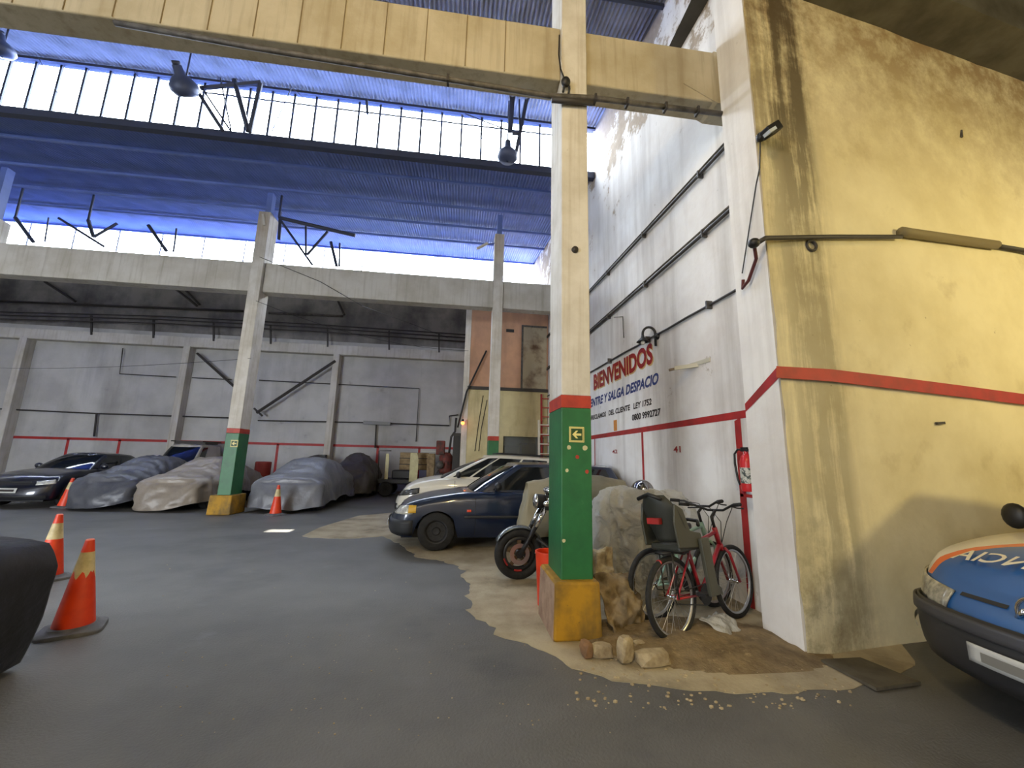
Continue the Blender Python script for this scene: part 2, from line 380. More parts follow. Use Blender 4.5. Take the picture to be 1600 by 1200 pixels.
# gently uneven plaster face (slightly curved, chipped arris)
rows = []
for j in range(61):
    z = 7.3*j/60 if j < 60 else 9.0
    r_ = []
    for i in range(70):
        t = 9*(i/69)**1.6
        q = yw(t, z, .016+fbm((t*1.3, z*1.3, 0), 1, .012))
        if i == 0: q += YD*(fbm((0, z, 3), 3.5, .02)+.004)
        r_.append(q)
    rows.append(r_)
ywm.grid(rows)
bk = [yw(.3, 0, -.3), yw(9, 0, -.3), yw(9, 9, -.3), yw(.3, 9, -.3)]
wy = struct('wall_yellow', ywm, M_yel, 'stained plaster wall in warm yellow lamplight beside the ambulance', smooth=True)
wb_ = MB(); wb_.hexa([yw(.3, 0, -.02), yw(9, 0, -.02), yw(9, 0, -.3), yw(.3, 0, -.3), yw(.3, 9, -.02), yw(9, 9, -.02), yw(9, 9, -.3), yw(.3, 9, -.3)])
o = wb_.build('wall_core', M_conc, wy)

# red painted lines of the right hand side
def stripe(name, P, parent, off=Vector((0, 0, 0))):
    mb = MB(); mb.add(P, [(0, 1, 2, 3)]); o = mb.build(name, M_red, parent); o['label'] = 'red painted line'; return o
stripe('painted_line', [bw(3.64, 1.95, .003), bw(13.0, 1.91, .003), bw(13.0, 1.995, .003), bw(3.64, 2.035, .003)], wr)
for y, wd in ((onp(929.5, 690, BW0, BD).y, .05), (onp(1004, 690, BW0, BD).y, .07), (onp(1155, 690, BW0, BD).y, .10)):
    stripe('painted_line', [bw(y-wd/2, 0, .003), bw(y+wd/2, 0, .003), bw(y+wd/2, 1.93, .003), bw(y-wd/2, 1.96, .003)], wr)
zc = onp(1214, 572, YC, YD).z; zc2 = onp(1214, 590, YC, YD).z
stripe('painted_line', [V(2.735, 3.165, zc2), V(PX0-.004, 3.615, 1.95), V(PX0-.004, 3.615, 2.03), V(2.735, 3.165, zc)], pillar)
yr = []
for u, v0, v1 in [(1213, 572, 590), (1300, 577, 596), (1400, 589, 608), (1500, 602, 620), (1640, 621, 637)]:
    yr.append((ypx(u, v1, .05), ypx(u, v0, .05)))
e_ = yr[-1]; yr.append(tuple(p+YD*((yw(8.9, 0)-yw(0, 0)).length-(p-YC).dot(YD)) for p in e_))
mb = MB(); mb.grid([[p for p, q in yr], [q for p, q in yr]]); o = mb.build('painted_line', M_red, wy); o['label'] = 'red painted line'

# back wall, pilasters, slab beam
bwm = MB(); bwm.box((XL, YB, 0), (3.2, YB+.3, 6.35)); wback = struct('wall_back', bwm, M_back, 'long grey back wall with pilasters and a red painted line')
hb = MB(); hb.box((XL, YB, 6.35), (3.2, YB+.3, 9.3)); o = hb.build('upper_wall', M_backhi, wback); o['label'] = 'darker upper part of the back wall'
def bpx(u, v, off=0): return atY(u, v, YB-off)
sl = MB(); z0 = bpx(430, 549, .3).z; sl.box((XL, YB-.32, z0), (1.0, YB, bpx(430, 534, .3).z)); o = sl.build('slab_beam', M_conc, wback, bevel=.02); o['label'] = 'white concrete tie beam'
M_pilside = M_back
for u in (-262, 22, 284, 522):
    x = bpx(u, 600, .3).x if u > -200 else bpx(22, 600, .3).x-6.3
    p = MB(); p.box((x-.13, YB-.38, 0), (x+.13, YB, z0+.02)); p.build('pilaster', M_conc, wback, bevel=.015)
zr = bpx(370, 690).z
stripe('painted_line', [V(XL, YB-.004, zr-.1), V(.2, YB-.004, zr-.1), V(.2, YB-.004, zr), V(XL, YB-.004, zr)], wback)
for u in (103, 184, 433, 590, 655):
    x = bpx(u, 705).x; stripe('painted_line', [V(x-.05, YB-.004, 0), V(x+.05, YB-.004, 0), V(x+.05, YB-.004, zr-.05), V(x-.05, YB-.004, zr-.05)], wback)
# left wall, front wall with the open gate, ceiling over the entrance aisle
lw = MB(); lw.box((XL-.3, YF, 0), (XL, YB+.3, 9.8)); struct('wall_left', lw, M_white, 'white side wall left of the parked cars, outside the picture')
fw = MB()
fw.box((XL, YF-.3, 0), (-14.5, YF, 9.8)); fw.box((-14.5, YF-.3, 4.4), (-9.0, YF, 9.8)); fw.box((-9.0, YF-.3, 0), (14, YF, 9.8))
struct('wall_front', fw, M_white, 'front wall behind the camera with an open vehicle gate')
rw = MB(); rw.box((12, YF, 0), (12.3, 6, 9.3)); struct('wall_entrance', rw, M_white, 'far wall of the entrance aisle, outside the picture')
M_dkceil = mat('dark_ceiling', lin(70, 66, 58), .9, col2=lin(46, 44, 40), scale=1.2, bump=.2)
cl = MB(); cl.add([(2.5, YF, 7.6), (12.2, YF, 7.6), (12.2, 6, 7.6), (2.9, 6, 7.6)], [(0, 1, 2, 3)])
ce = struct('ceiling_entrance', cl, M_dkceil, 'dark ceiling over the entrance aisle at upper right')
cb = MB(); P0 = ypx(1258, 14, .05); P1 = ypx(1600, 104, .05)
zl, zh = 6.55, 7.15
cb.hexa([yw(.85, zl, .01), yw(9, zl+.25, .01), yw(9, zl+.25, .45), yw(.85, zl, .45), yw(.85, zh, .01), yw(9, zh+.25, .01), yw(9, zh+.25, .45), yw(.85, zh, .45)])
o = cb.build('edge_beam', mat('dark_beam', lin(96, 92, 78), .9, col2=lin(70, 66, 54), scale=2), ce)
for t in (2.2, 4.4):
    q = MB(); q.bar(yw(t, zl+.05, .46), yw(t+.05, zh, .46), .06, .03); q.build('joint_strap', M_pipedk, ce)
    q = MB(); q.bar(yw(t-.3, zh+.32, .5), yw(t-.3, zh+.32, 6), .14, .2); q.build('joist', M_dkceil, ce)
enc = MB(); enc.box((2.55, YF, 7.6), (2.9, 3.2, 9.8)); o = enc.build('bulkhead', M_conc, ce)

po = bpy.data.lights.new('gate_portal', 'AREA'); po.shape = 'RECTANGLE'; po.size = 5.5; po.size_y = 4.4; po.cycles.is_portal = True
oo = bpy.data.objects.new('gate_portal', po); C.objects.link(oo); oo.location = (-11.75, YF-.32, 2.2); oo.rotation_euler = (PI/2, 0, 0)

# ------------------------------------------------------------------ roof: corrugated sheets, purlins
ceil = thing('ceiling', 'saw-tooth roof of corrugated sheets with blue glare coloured into the rear bays', 'ceiling', (0, 0, 0), kind='structure')
SW = .95
M_galv = mat('galvanised_sheet', lin(132, 130, 132), .5, .1, col2=lin(104, 100, 98), scale=1.6, streak=(lin(96, 84, 70), .6, .6, .6))
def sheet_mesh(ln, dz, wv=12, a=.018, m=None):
    m = m or M_roof_glare
    mb = MB(); n = wv*6; cols = []
    xs = [SW*1.02*i/n for i in range(n+1)]
    segs = 2
    rows = [[V(x, ln*j/segs, dz*j/segs+a*math.cos(2*PI*x/SW*wv)) for x in xs] for j in range(segs+1)]
    mb.grid(rows); me = mb.mesh('roof_sheet', True); me.materials.append(m); return me
nb = int((3.35-XL)/SW)+1
hx, hy = None, None
SUNP = gp(437, 829)
tt = (9.0-0)/SUND.z; HP = SUNP+SUND*tt                                     # where the sun beam passes the roof
for it in range(5):
    tt = roofz(HP.y)/SUND.z; HP = SUNP+SUND*tt
for a_, y0, ln in ((G0-7.15, G0-7.15, 7.25), (G0, G0, 7.25), (G1, G1, 7.25), (G2, G2, YB+.3-G2)):
    dz = (ZT-ZB)/7.15*ln; mm = M_galv if y0 < G1 else M_roof_glare; me = sheet_mesh(ln, dz, m=mm)
    for i in range(nb):
        x = XL+i*SW
        if x+SW > 3.9: continue
        if x <= HP.x < x+SW and y0 <= HP.y < y0+ln:                        # the sheet with the hole that lets the sun spot in
            l1 = HP.y-.16-y0; l2 = ln-(HP.y+.16-y0); k = dz/ln
            inst(sheet_mesh(l1, k*l1, m=mm), 'roof_sheet', ceil, (x, y0, ZB))
            inst(sheet_mesh(l2, k*l2, m=mm), 'roof_sheet', ceil, (x, y0+ln-l2, ZB+k*(ln-l2)))
            mb = MB()
            for s0, s1 in ((0, HP.x-x-.22), (HP.x-x+.22, SW)):
                if s1-s0 > .02: mb.add([(s0, 0, 0), (s1, 0, 0), (s1, .34, .34*k), (s0, .34, .34*k)], [(0, 1, 2, 3)])
            o = mb.build('roof_sheet', mm, ceil); o.location = (x, HP.y-.17, roofz(HP.y-.17))
        else: inst(me, 'roof_sheet', ceil, (x, y0, ZB))
    for q in (1.0, 2.4, 3.8, 5.2, 7.0):
        y = y0+q
        if y > YB: continue
        z = roofz(y)-.10
        mb = MB(); mb.box((XL, y-.03, z+.01), (bw(y, 0).x, y+.03, z+.07)); mb.build('purlin', M_roof_glare if y0 > 8 else M_steel, ceil)
# close the roof to the right of the hall, over the pier
# ------------------------------------------------------------------ clerestory windows with glazing bars and panes
def clerestory(name, Y, x0, x1, z0, z1, step, label, bw_=.03):
    wd = thing(name, label, 'window', (0, 0, 0), kind='structure')
    pm = MB(); pm.box((0, -.004, 0), (step-.03, .004, z1-z0)); pme = pm.mesh('pane'); pme.materials.append(M_pane)
    bm_ = MB(); bm_.box((-bw_/2, -.02, 0), (bw_/2, .02, z1-z0)); bme = bm_.mesh('glazing_bar'); bme.materials.append(M_steel)
    k = int((x1-x0)/step)
    for i in range(k+1):
        x = x0+i*step
        inst(bme, 'glazing_bar', wd, (x, Y, z0))
        if i < k: inst(pme, 'pane', wd, (x+.015, Y, z0))
    for nm, za, zb_ in (('window_sill', z0-.16, z0), ('window_head', z1, z1+.1)):
        mb = MB(); mb.box((x0-.1, Y-.08, za), (x1+.2, Y+.06, zb_)); mb.build(nm, M_steel, wd)
    po = bpy.data.lights.new('daylight_portal', 'AREA'); po.shape = 'RECTANGLE'; po.size = x1-x0; po.size_y = z1-z0
    po.cycles.is_portal = True
    oo = bpy.data.objects.new('daylight_portal', po); C.objects.link(oo); oo.location = ((x0+x1)/2, Y+.1, (z0+z1)/2); oo.rotation_euler = (-PI/2, 0, 0)
    return wd
clerestory('window_1', G1, XL+.4, bw(G1, 0).x-.05, ZB, ZT-.02, .47, 'upper clerestory strip of narrow glass panes under the roof', .044)
clerestory('window_2', G2, XL+.4, bw(G2, 0).x-.05, ZB, ZT-.02, 1.45, 'lower clerestory strip of glass seen above the white beam')
q = MB(); q.box((XL, G0-.05, ZB-.2), (2.9, G0+.05, ZT+.1)); struct('wall_daylight_block', q, M_conc, 'unseen panel added across the front saw-tooth bay to cut daylight')  # added out of view to keep daylight off the front bay

# ================================================================== COLUMNS AND BEAMS
M_chip = mat('bare_chip', lin(196, 190, 150), .9)
M_sign = mat('sign_cream', lin(226, 214, 140), .5)
M_signg = mat('sign_green', lin(40, 74, 40), .5)
M_bare = mat('bare_plaster', lin(170, 142, 118), .9, col2=lin(140, 112, 92), scale=6, bump=.4)
def column(x0, x1, y0, y1, h, label, zred=(1.93, 2.045), base=None, zb=.44, hide_arrow=False):
    t = thing('concrete_column', label, 'column', ((x0+x1)/2, y0, 0))
    mb = MB(); mb.box((x0, y0, zred[1]), (x1, y1, h)); mb.build('shaft', M_colw, t, world=True, bevel=.012)
    mb = MB(); mb.box((x0-.002, y0-.002, zred[0]), (x1+.002, y1+.002, zred[1])); mb.build('red_band', M_redcol, t, world=True)
    mb = MB(); mb.box((x0-.003, y0-.003, zb), (x1+.003, y1+.003, zred[0])); mb.build('green_band', M_green, t, world=True, bevel=.012)
    bx0, bx1, by0, by1 = base
    mb = MB(); mb.hexa([(bx0-.015, by0-.02, 0), (bx1+.015, by0-.02, 0), (bx1+.015, by1, 0), (bx0-.015, by1, 0), (bx0, by0, zb+.01), (bx1, by0, zb+.01), (bx1, by1, zb+.01), (bx0, by1, zb+.01)])
    mb.build('yellow_base', M_ybase, t, world=True, bevel=.02)
    mb = MB(); mb.hexa([(bx0-.019, by0+.0, 0), (bx0-.014, by0+.0, 0), (bx0-.014, by1-.02, 0), (bx0-.019, by1-.02, 0), (bx0-.006, by0+.02, zb-.01), (bx0-.001, by0+.02, zb-.01), (bx0-.001, by1-.02, zb-.01), (bx0-.006, by1-.02, zb-.01)])
    mb.build('bare_side', M_bare, t, world=True)
    return t
def arrow_sign(t, x, y, z, s=.14):
    b = MB(); b.box((x-s/2, y-.008, z-s/2), (x+s/2, y, z+s/2)); sg = b.build('arrow_sign', M_sign, t, world=True); sg['label'] = 'small cream sign with an arrow pointing left'
    k = s*.38
    q = MB(); q.box((x-k, y-.0095, z-k), (x+k, y-.008, z+k)); q.build('sign_panel', M_signg, t, world=True)
    for d in (.44,):
        q = MB()
        for (ax, az, bx_, bz) in ((-d, -d, d, -d), (d, -d, d, d), (d, d, -d, d), (-d, d, -d, -d)):
            q.bar((x+ax*s, y-.009, z+az*s), (x+bx_*s, y-.009, z+bz*s), .004, .002)
        q.build('sign_rim', mat('sign_rim', lin(120, 110, 50), .5), t, world=True)
    q = MB(); yy = y-.0105
    q.add([(x-.30*s, yy, z), (x-.05*s, yy, z+.25*s), (x+.09*s, yy, z+.25*s), (x-.06*s, yy, z+.07*s), (x+.30*s, yy, z+.07*s), (x+.30*s, yy, z-.07*s), (x-.06*s, yy, z-.07*s), (x+.09*s, yy, z-.25*s), (x-.05*s, yy, z-.25*s)],
          [(0, 1, 2, 3, 6, 7, 8), (3, 4, 5, 6)])
    q.build('arrow', M_sign, t, world=True)
c1 = column(.92, 1.20, 3.65, 4.15, roofz(3.9), 'near column with green band and yellow base in front of the motorcycle', base=(.85, 1.235, 3.57, 4.2))
P = atY(901, 679, 3.64); arrow_sign(c1, P.x, 3.645, P.z)
for u, v, r in ((889, 699, .018), (914, 700, .022), (902, 714, .016), (886, 735, .014), (917, 737, .016), (881, 845, .014)):
    P = atY(u, v, 3.645); q = MB(); k = 9
    q.add([(P.x+r*(1+.25*rnd.random())*math.cos(2*PI*i/k), 3.6445, P.z+r*(1+.3*rnd.random())*math.sin(2*PI*i/k)) for i in range(k)], [tuple(range(k))])
    q.build('paint_chip', M_chip if u != 902 and u != 917 else M_redcol, c1, world=True)
ZS = atY(425, 333, 11.0).z
c2 = column(-5.68, -5.38, 10.95, 11.45, ZS, 'white, green and yellow column between the covered cars', base=(-5.79, -5.30, 10.85, 11.55))
P = atY(366, 693, 10.94); arrow_sign(c2, P.x, 10.945, P.z, .17)
c3 = column(.78, 1.06, 11.0, 11.4, ZS, 'column standing in front of the cream office wall behind the cars', base=(.7, 1.14, 10.92, 11.48))
c4 = column(-12.18, -11.9, 10.95, 11.45, atY(5, 337, 11.0).z, 'column at the left edge beside the dark sedan', base=(-12.3, -11.8, 10.85, 11.55))
for c_, x_ in ((c2, -5.53), (c3, .92), (c4, -12.04)):
    q = MB(); q.box((x_-.07, 11.1, ZS if c_ != c4 else 7), (x_+.07, 11.3, roofz(11.2)-.12)); q.build('steel_stub', M_roof_glare, c_, world=True)
M_concw = mat('concrete_stained', lin(186, 176, 152), .85, col2=lin(166, 154, 126), scale=1.3, streak=(lin(120, 104, 76), .5, 9, .5), bump=.15, bscale=22)
def beam(label, x0, x1, y0, y1, z0, z1, skip=(), m=M_conc):
    t = thing('concrete_beam', label, 'beam', ((x0+x1)/2, y0, z0))
    xs = [x0]+[q for s in skip for q in s]+[x1]
    for a, b in zip(xs[::2], xs[1::2]):
        mb = MB(); mb.box((a, y0, z0), (b, y1, z1)); mb.build('span', m, t, world=True, bevel=.015)
    return t
b1 = beam('yellow-lit concrete beam across the top of the picture', XL, bw(3.8, 0).x+.05, 3.70, 3.98, 5.52, 6.2, ((.92, 1.20),), M_concw)
# haunch where the beam meets the pier
q = MB(); q.prism([(2.35, 3.69, 5.7), (2.75, 3.69, 5.5), (3.07, 3.69, 5.5), (3.07, 3.69, 6.2), (2.75, 3.69, 6.2)], (0, 0, 0), (0, .3, 0)); q.build('haunch', M_concw, b1, world=True)
for i in range(16):                                                     # board joints left by the formwork
    x = -6+i*.42
    q = MB(); q.box((x, 3.694, 5.53), (x+.008, 3.70, 6.19)); q.build('board_joint', mat('joint', lin(120, 104, 76), .9), b1, world=True)
b2 = beam('white concrete beam across the middle of the hall', XL, bw(11.1, 0).x+.03, 11.05, 11.38, 5.68, 6.5, ((-12.18, -11.9), (-5.68, -5.38), (.78, 1.06)))

# conduit under the front beam, with its clips
t = thing('conduit', 'grey conduit running under the front beam past the column to the pier', 'conduit', (-1, 3.6, 5.45))
A = atY(400, 75, 3.62); B = atY(858, 150, 3.62); Cc = atY(924, 153, 3.62); D = atY(1128, 178, 3.62)
q = MB(); q.tube([atY(180, 36, 3.62), A, B, Cc, D], .028, 8); q.build('pipe', M_pipe, t, True, world=True)
q = MB(); q.tube([atY(862, 156, 3.6), atY(926, 161, 3.6)], .03, 8); q.build('pipe_coupling', M_pipedk, t, True, world=True)
for u, v in ((700, 124), (930, 154), (980, 160), (1040, 167), (1090, 173)):
    p = atY(u, v, 3.615); q = MB(); q.box(p-V(.012, .03, .04), p+V(.012, .05, .04)); q.build('clip', M_pipedk, t, world=True)
t = thing('cable_box', 'dark junction box with drooping cables on the near column', 'junction box', tuple(atY(886, 145, 3.62)))
p = atY(884, 128, 3.60); q = MB(); q.ball(p, (.05, .04, .06)); q.build('box_body', M_black, t, True, world=True)
q = MB(); q.tube([p, p+V(-.02, 0, -.08), p+V(-.03, 0, -.13)], .012); q.tube([p+V(.02, 0, 0), p+V(.04, 0, -.08), p+V(.03, 0, -.14)], .012); q.build('cable_tail', M_cable, t, True, world=True)
q = MB(); q.tube([p, atY(876, 108, 3.6), atY(873, 85, 3.62), atY(874, 55, 3.62)], .008, 6); q.build('cable', M_cable, t, True, world=True)
q = MB(); p = atY(899, 389, 3.63); q.lathe([(.0, .03), (.03, .025), (.035, 0)], 12, p+V(0, .02, 0), (0, -1, 0)); tag(q.build('cable_gland', M_pipedk, None, True), 'small dark cable gland halfway up the near column', 'gland')

# ================================================================== ROOF STEEL
def truss(x, y0, y1, label):
    t = thing('roof_truss', label, 'truss', (x, y0, ZB))
    zb = ZB-.05
    def P(y, top): return V(x, y, (roofz(y)-.22) if top else zb)
    e = .02
    q = MB(); q.bar(P(y0+e, 0), P(y1-e, 0), .06, .08); q.build('bottom_chord', M_roof_glare, t, world=True)
    q = MB(); q.bar(P(y0+e, 1), P(y1-e, 1), .06, .08); q.build('top_chord', M_roof_glare, t, world=True)
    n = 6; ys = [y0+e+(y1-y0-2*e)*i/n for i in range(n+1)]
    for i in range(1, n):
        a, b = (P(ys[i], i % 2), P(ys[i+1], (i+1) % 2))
        q = MB(); q.bar(a, b, .045, .045); q.build('web_member', M_roof_glare, t, world=True)
    q = MB(); q.bar(P(ys[-1], 0), P(ys[-1], 1), .05, .05); q.build('post', M_roof_glare, t, world=True)
    return t
# wind bracing and lattice members in front of the upper clerestory
def brace(label, segs, Y, r=.025, hang=False):
    t = thing('steel_brace', label, 'brace', tuple(atY(segs[0][0], segs[0][1], Y)))
    for (u0, v0, u1, v1, *rr) in segs:
        q = MB(); q.tube([atY(u0, v0, Y), atY(u1, v1, Y)], rr[0] if rr else r, 6); q.build('bar', M_steel, t, world=True)
    if hang:
        a = min(segs, key=lambda g: min(g[1], g[3])); P = atY(*(a[:2] if a[1] <= a[3] else a[2:4]), Y); q = MB(); q.tube([P, V(P.x, P.y, roofz(P.y)-.02)], .03, 6); q.build('hanger', M_steel, t, world=True)
    return t
brace('V shaped steel strut beside the dark disc lamp', [(307, 140, 348, 204, .04), (316, 138, 360, 204, .02), (366, 125, 388, 205, .05), (407, 131, 390, 206, .045), (313, 138, 408, 129, .045), (344, 122, 361, 203, .014)], G1-.65)
brace('thin horizontal tie rod crossing the upper clerestory', [(316, 144, 862, 211, .016), (573, 155, 574, 178, .03)], G1-.45)
brace('crossed wire bracing behind the upper clerestory', [(455, 138, 425, 205, .010), (456, 137, 560, 225, .006), (720, 178, 790, 258, .006), (727, 178, 800, 206, .014), (60, 90, 100, 165, .006), (210, 112, 250, 165, .006)], G1-.45)
# hangers of the bell lamp
brace('steel lattice hanger holding the bell lamp', [(801, 148, 797, 205, .06), (824, 150, 806, 240, .045), (811, 148, 812, 204, .02), (800, 208, 813, 209, .04)], G1-.75)
for i, sg in enumerate(([(24, 340, 52, 378, .05), (76, 340, 70, 378, .02), (92, 341, 162, 385, .04)], [(138, 344, 146, 370, .05), (183, 349, 147, 370, .04), (232, 352, 260, 392, .05), (276, 357, 271, 394, .025)],
                        [(437, 342, 488, 414, .04), (438, 342, 436, 374, .05), (478, 352, 478, 400, .03), (512, 362, 480, 398, .04), (517, 378, 526, 416, .05), (531, 380, 530, 416, .03)],
                        [(436, 340, 555, 368, .05)])):
    brace(('leftmost lattice bracing seen against the lower clerestory', 'second group of lattice bracing against the lower clerestory', 'lattice bracing right of the middle column against the glass', 'sloping steel rail above the lower clerestory')[i], sg, 12.6 if i < 3 else 11.4, hang=True)

M_lampdk = mat('lamp_housing', lin(70, 80, 110), .5, .2)
def highbay(label, P, s, drop, tilt=0):
    t = thing('high_bay_lamp', label, 'lamp', tuple(P), rot=(tilt, 0, 0))
    q = MB(); q.lathe([(.02, .30), (.07, .28), (.075, .16), (.13, .12), (.21, .02), (.22, -.06), (.16, -.14), (.02, -.16)], 24); q.xf(Matrix.Scale(s, 4)); q.build('shade', M_lampdk, t, True)
    q = MB(); q.lathe([(.06, .34), (.06, .29), (.02, .28)], 14, caps=True); q.xf(Matrix.Scale(s, 4)); q.build('ballast', M_steel, t, True)
    P = Vector(P); q = MB(); q.tube([P+V(0, .02 if tilt else 0, .1*s if tilt else .3*s), V(P.x, P.y+.02, roofz(P.y)-.02)], .015); q.build('hanger', M_steel, t, world=True)
highbay('bell shaped high-bay lamp hanging before the clerestory next to the near column', atY(793, 242, G1-.7), 1.0, 1.2)
highbay('dark disc-shaped lamp hanging at the left part of the clerestory', atY(287, 134, G1-.9), 1.15, .6, .9)
P = atY(2, 76, G1-.9); highbay('pale lamp cut by the left edge of the picture near the roof', P, .9, .6, .3)
# small flood lamp fixed above the back column
t = thing('flood_lamp', 'small white tube lamp beside the back column under the roof', 'lamp', tuple(atY(752, 387, 11.0)))
q = MB(); q.bar(atY(745, 389, 10.95), atY(762, 380, 10.95), .06, .06); q.build('lamp_body', mat('lamp_white', lin(220, 220, 215), .5), t, world=True)
q = MB(); q.bar(atY(753, 383, 10.95), V(.80, 11.03, atY(764, 378, 11.0).z), .02, .02); q.build('arm', M_steel, t, world=True)
t = thing('tube_lamp', 'small lamp clamp on the middle column above the beam', 'lamp', tuple(atY(412, 342, 10.9)))
q = MB(); q.bar(atY(411, 335, 10.9), atY(413, 352, 10.9), .05, .05); q.build('lamp_body', mat('lamp_white', lin(220, 220, 215), .5), t, world=True)

# ================================================================== LETTERED WALL FITTINGS
M_ltr_red = mat('letter_red', lin(150, 24, 24), .7, col2=lin(128, 24, 24), scale=8)
M_ltr_blue = mat('letter_blue', lin(44, 56, 112), .7, col2=lin(62, 72, 122), scale=8)
M_ltr_blk = mat('letter_black', lin(44, 38, 38), .7)
M_ltr_sh = mat('letter_shadow', lin(200, 170, 110), .8)
TX = -BD
def wtext(s, y0, y1, z0, z1, m, shear=0, off=0, o=.004):
    a = bw(y0, 0, o); L = (bw(y1, 0)-bw(y0, 0)).length
    t_ = text(s, 'lettering', m, V(a.x, a.y, z0), TX, (0, 0, 1), L, z1-z0, wr, shear, off); t_['label'] = 'painted words ' + s; return t_
def ptext(s_, u0, vb0, vt0, u1, vb1, vt1, m, shear=0, off=0, o=.004, dz=0, dy=0):
    a, a2, b, b2 = [onp(u, v, BW0, BD) for u, v in ((u0, vb0), (u0, vt0), (u1, vb1), (u1, vt1))]
    return wtext(s_, a.y+dy, b.y+dy, (a.z+b.z)/2+dz, (a2.z+b2.z)/2+dz, m, shear, off, o)
ptext('BIENVENIDOS', 928, 607, 583, 1021, 572, 537, M_ltr_sh, 0, .042, .004, -.025, -.025)
ptext('BIENVENIDOS', 928, 607, 583, 1021, 572, 537, M_ltr_red, 0, .042, .006)
ptext('ENTRE Y SALGA DESPACIO', 922.5, 634, 622, 1030, 604, 584, M_ltr_blue, .25, .04)
ptext('P/RECLAMOS   DEL CLIENTE   LEY 1752', 921.5, 657, 650, 1018.5, 633, 622, M_ltr_blk, .12, .035)
ptext('0800 9992727', 988, 658, 647, 1033, 649, 638, M_ltr_blk, .05, .04)
ptext('42', 957, 709, 703, 965, 708, 702, M_ltr_red, 0, .02); ptext('41', 1053, 707, 697, 1064, 707, 697, M_ltr_red, 0, .02)
q = MB(); q.add([bw(7.66, 2.03, .003), bw(7.50, 2.03, .003), bw(7.50, 2.24, .003), bw(7.66, 2.24, .003)], [(0, 1, 2, 3)])
o = q.build('notice_sticker', mat('sticker', lin(206, 140, 60), .7, col2=lin(190, 120, 50), scale=30), wr); o['label'] = 'orange notice sticker'
for label, za, zb_, r, off in (('highest conduit running back along the lettered wall', 5.2, 5.36, .022, .05), ('middle conduit running back along the lettered wall', 4.37, 4.38, .024, .05), ('lowest conduit just above the painted welcome words', 3.39, 3.45, .016, .03)):
    t = thing('wall_conduit', label, 'conduit', tuple(bw(6, za, off)))
    q = MB(); q.tube([bw(3.66, za-.005, off)]+[bw(y, za+(zb_-za)*(y-3.66)/5+fbm((y*2, za, 0), 1, .012), off) for y in [4+.5*i for i in range(20)]], r, 8); q.build('pipe', M_pipedk, t, True, world=True)
    if r > .02:
        q = MB(); q.tube([bw(y, za+.055+(zb_-za)*(y-3.66)/5, off) for y in (3.7, 13.5)], r*.6, 6); q.build('cable_run', M_pipe, t, True, world=True)
    for y in (4.5, 6.1, 7.7, 9.3):
        p = bw(y, za+(zb_-za)*(y-3.66)/5, 0); q = MB(); q.box(p-V(.08, .012, .05), p+V(0, .012, .05)); q.build('clip', M_pipe, t, world=True)
# swan-neck lamp
t = thing('swan_neck_lamp', 'black swan-neck wall lamp above the end of the welcome words', 'lamp', tuple(bw(5.8, 3.43)))
p = onp(1027, 533, BW0, BD)
q = MB(); q.tube([p+V(-.03, 0, -.08), p+V(-.03, 0, .12)]+[p+V(-.03-.09*(1-math.cos(a)), .03*(1-math.cos(a)), .12+.11*math.sin(a)) for a in [PI*i/10 for i in range(1, 11)]]+[p+V(-.21, .06, .06)], .02, 8); q.build('neck', M_black, t, True, world=True)
q = MB(); q.lathe([(.02, .04), (.03, .0), (.09, -.06), (.10, -.07)], 16, p+V(-.21, .06, .06)); q.build('shade', M_black, t, True, world=True, solid=.004)
q = MB(); q.ball(p+V(-.21, .06, -.02), .035); q.build('bulb', mat('bulb', lin(220, 215, 200), .2), t, True, world=True)
q = MB(); q.lathe([(.0, .05), (.05, .04), (.055, 0)], 14, bw(p.y-.03, p.z+.07), (-1, 0, 0)); q.build('junction', M_black, t, True, world=True)
# folded bracket
t = thing('shelf_bracket', 'pale metal bracket sticking out of the lettered wall', 'bracket', tuple(bw(4.9, 2.72)))
M_brk = mat('bracket_metal', lin(190, 184, 164), .5)
p = onp(1110, 562, BW0, BD); q = MB(); q.bar(p, p+V(-.01, .42, .02), .03, .05); q.build('arm', M_brk, t, world=True)
q = MB(); q.bar(p+V(0, .25, -.01), p+V(-.22, .46, -.02), .03, .05); q.build('strut', M_brk, t, world=True)
q = MB(); q.bar(p+V(-.02, .42, .02), p+V(-.28, .5, -.04), .04, .03); q.build('tip', mat('bracket_rust', lin(120, 104, 84), .8), t, world=True)
# thin iron hook above the sign
t = thing('iron_hook', 'thin rusty iron hook above the welcome words', 'hook', tuple(bw(6.9, 3.7)))
q = MB(); a = onp(977, 495, BW0, BD); q.tube([onp(963, 496, BW0, BD)-V(.05, 0, 0), a-V(.05, 0, 0), onp(976, 528, BW0, BD)-V(.02, 0, 0)], .008, 6); q.build('rod', M_pipe, t, True, world=True)
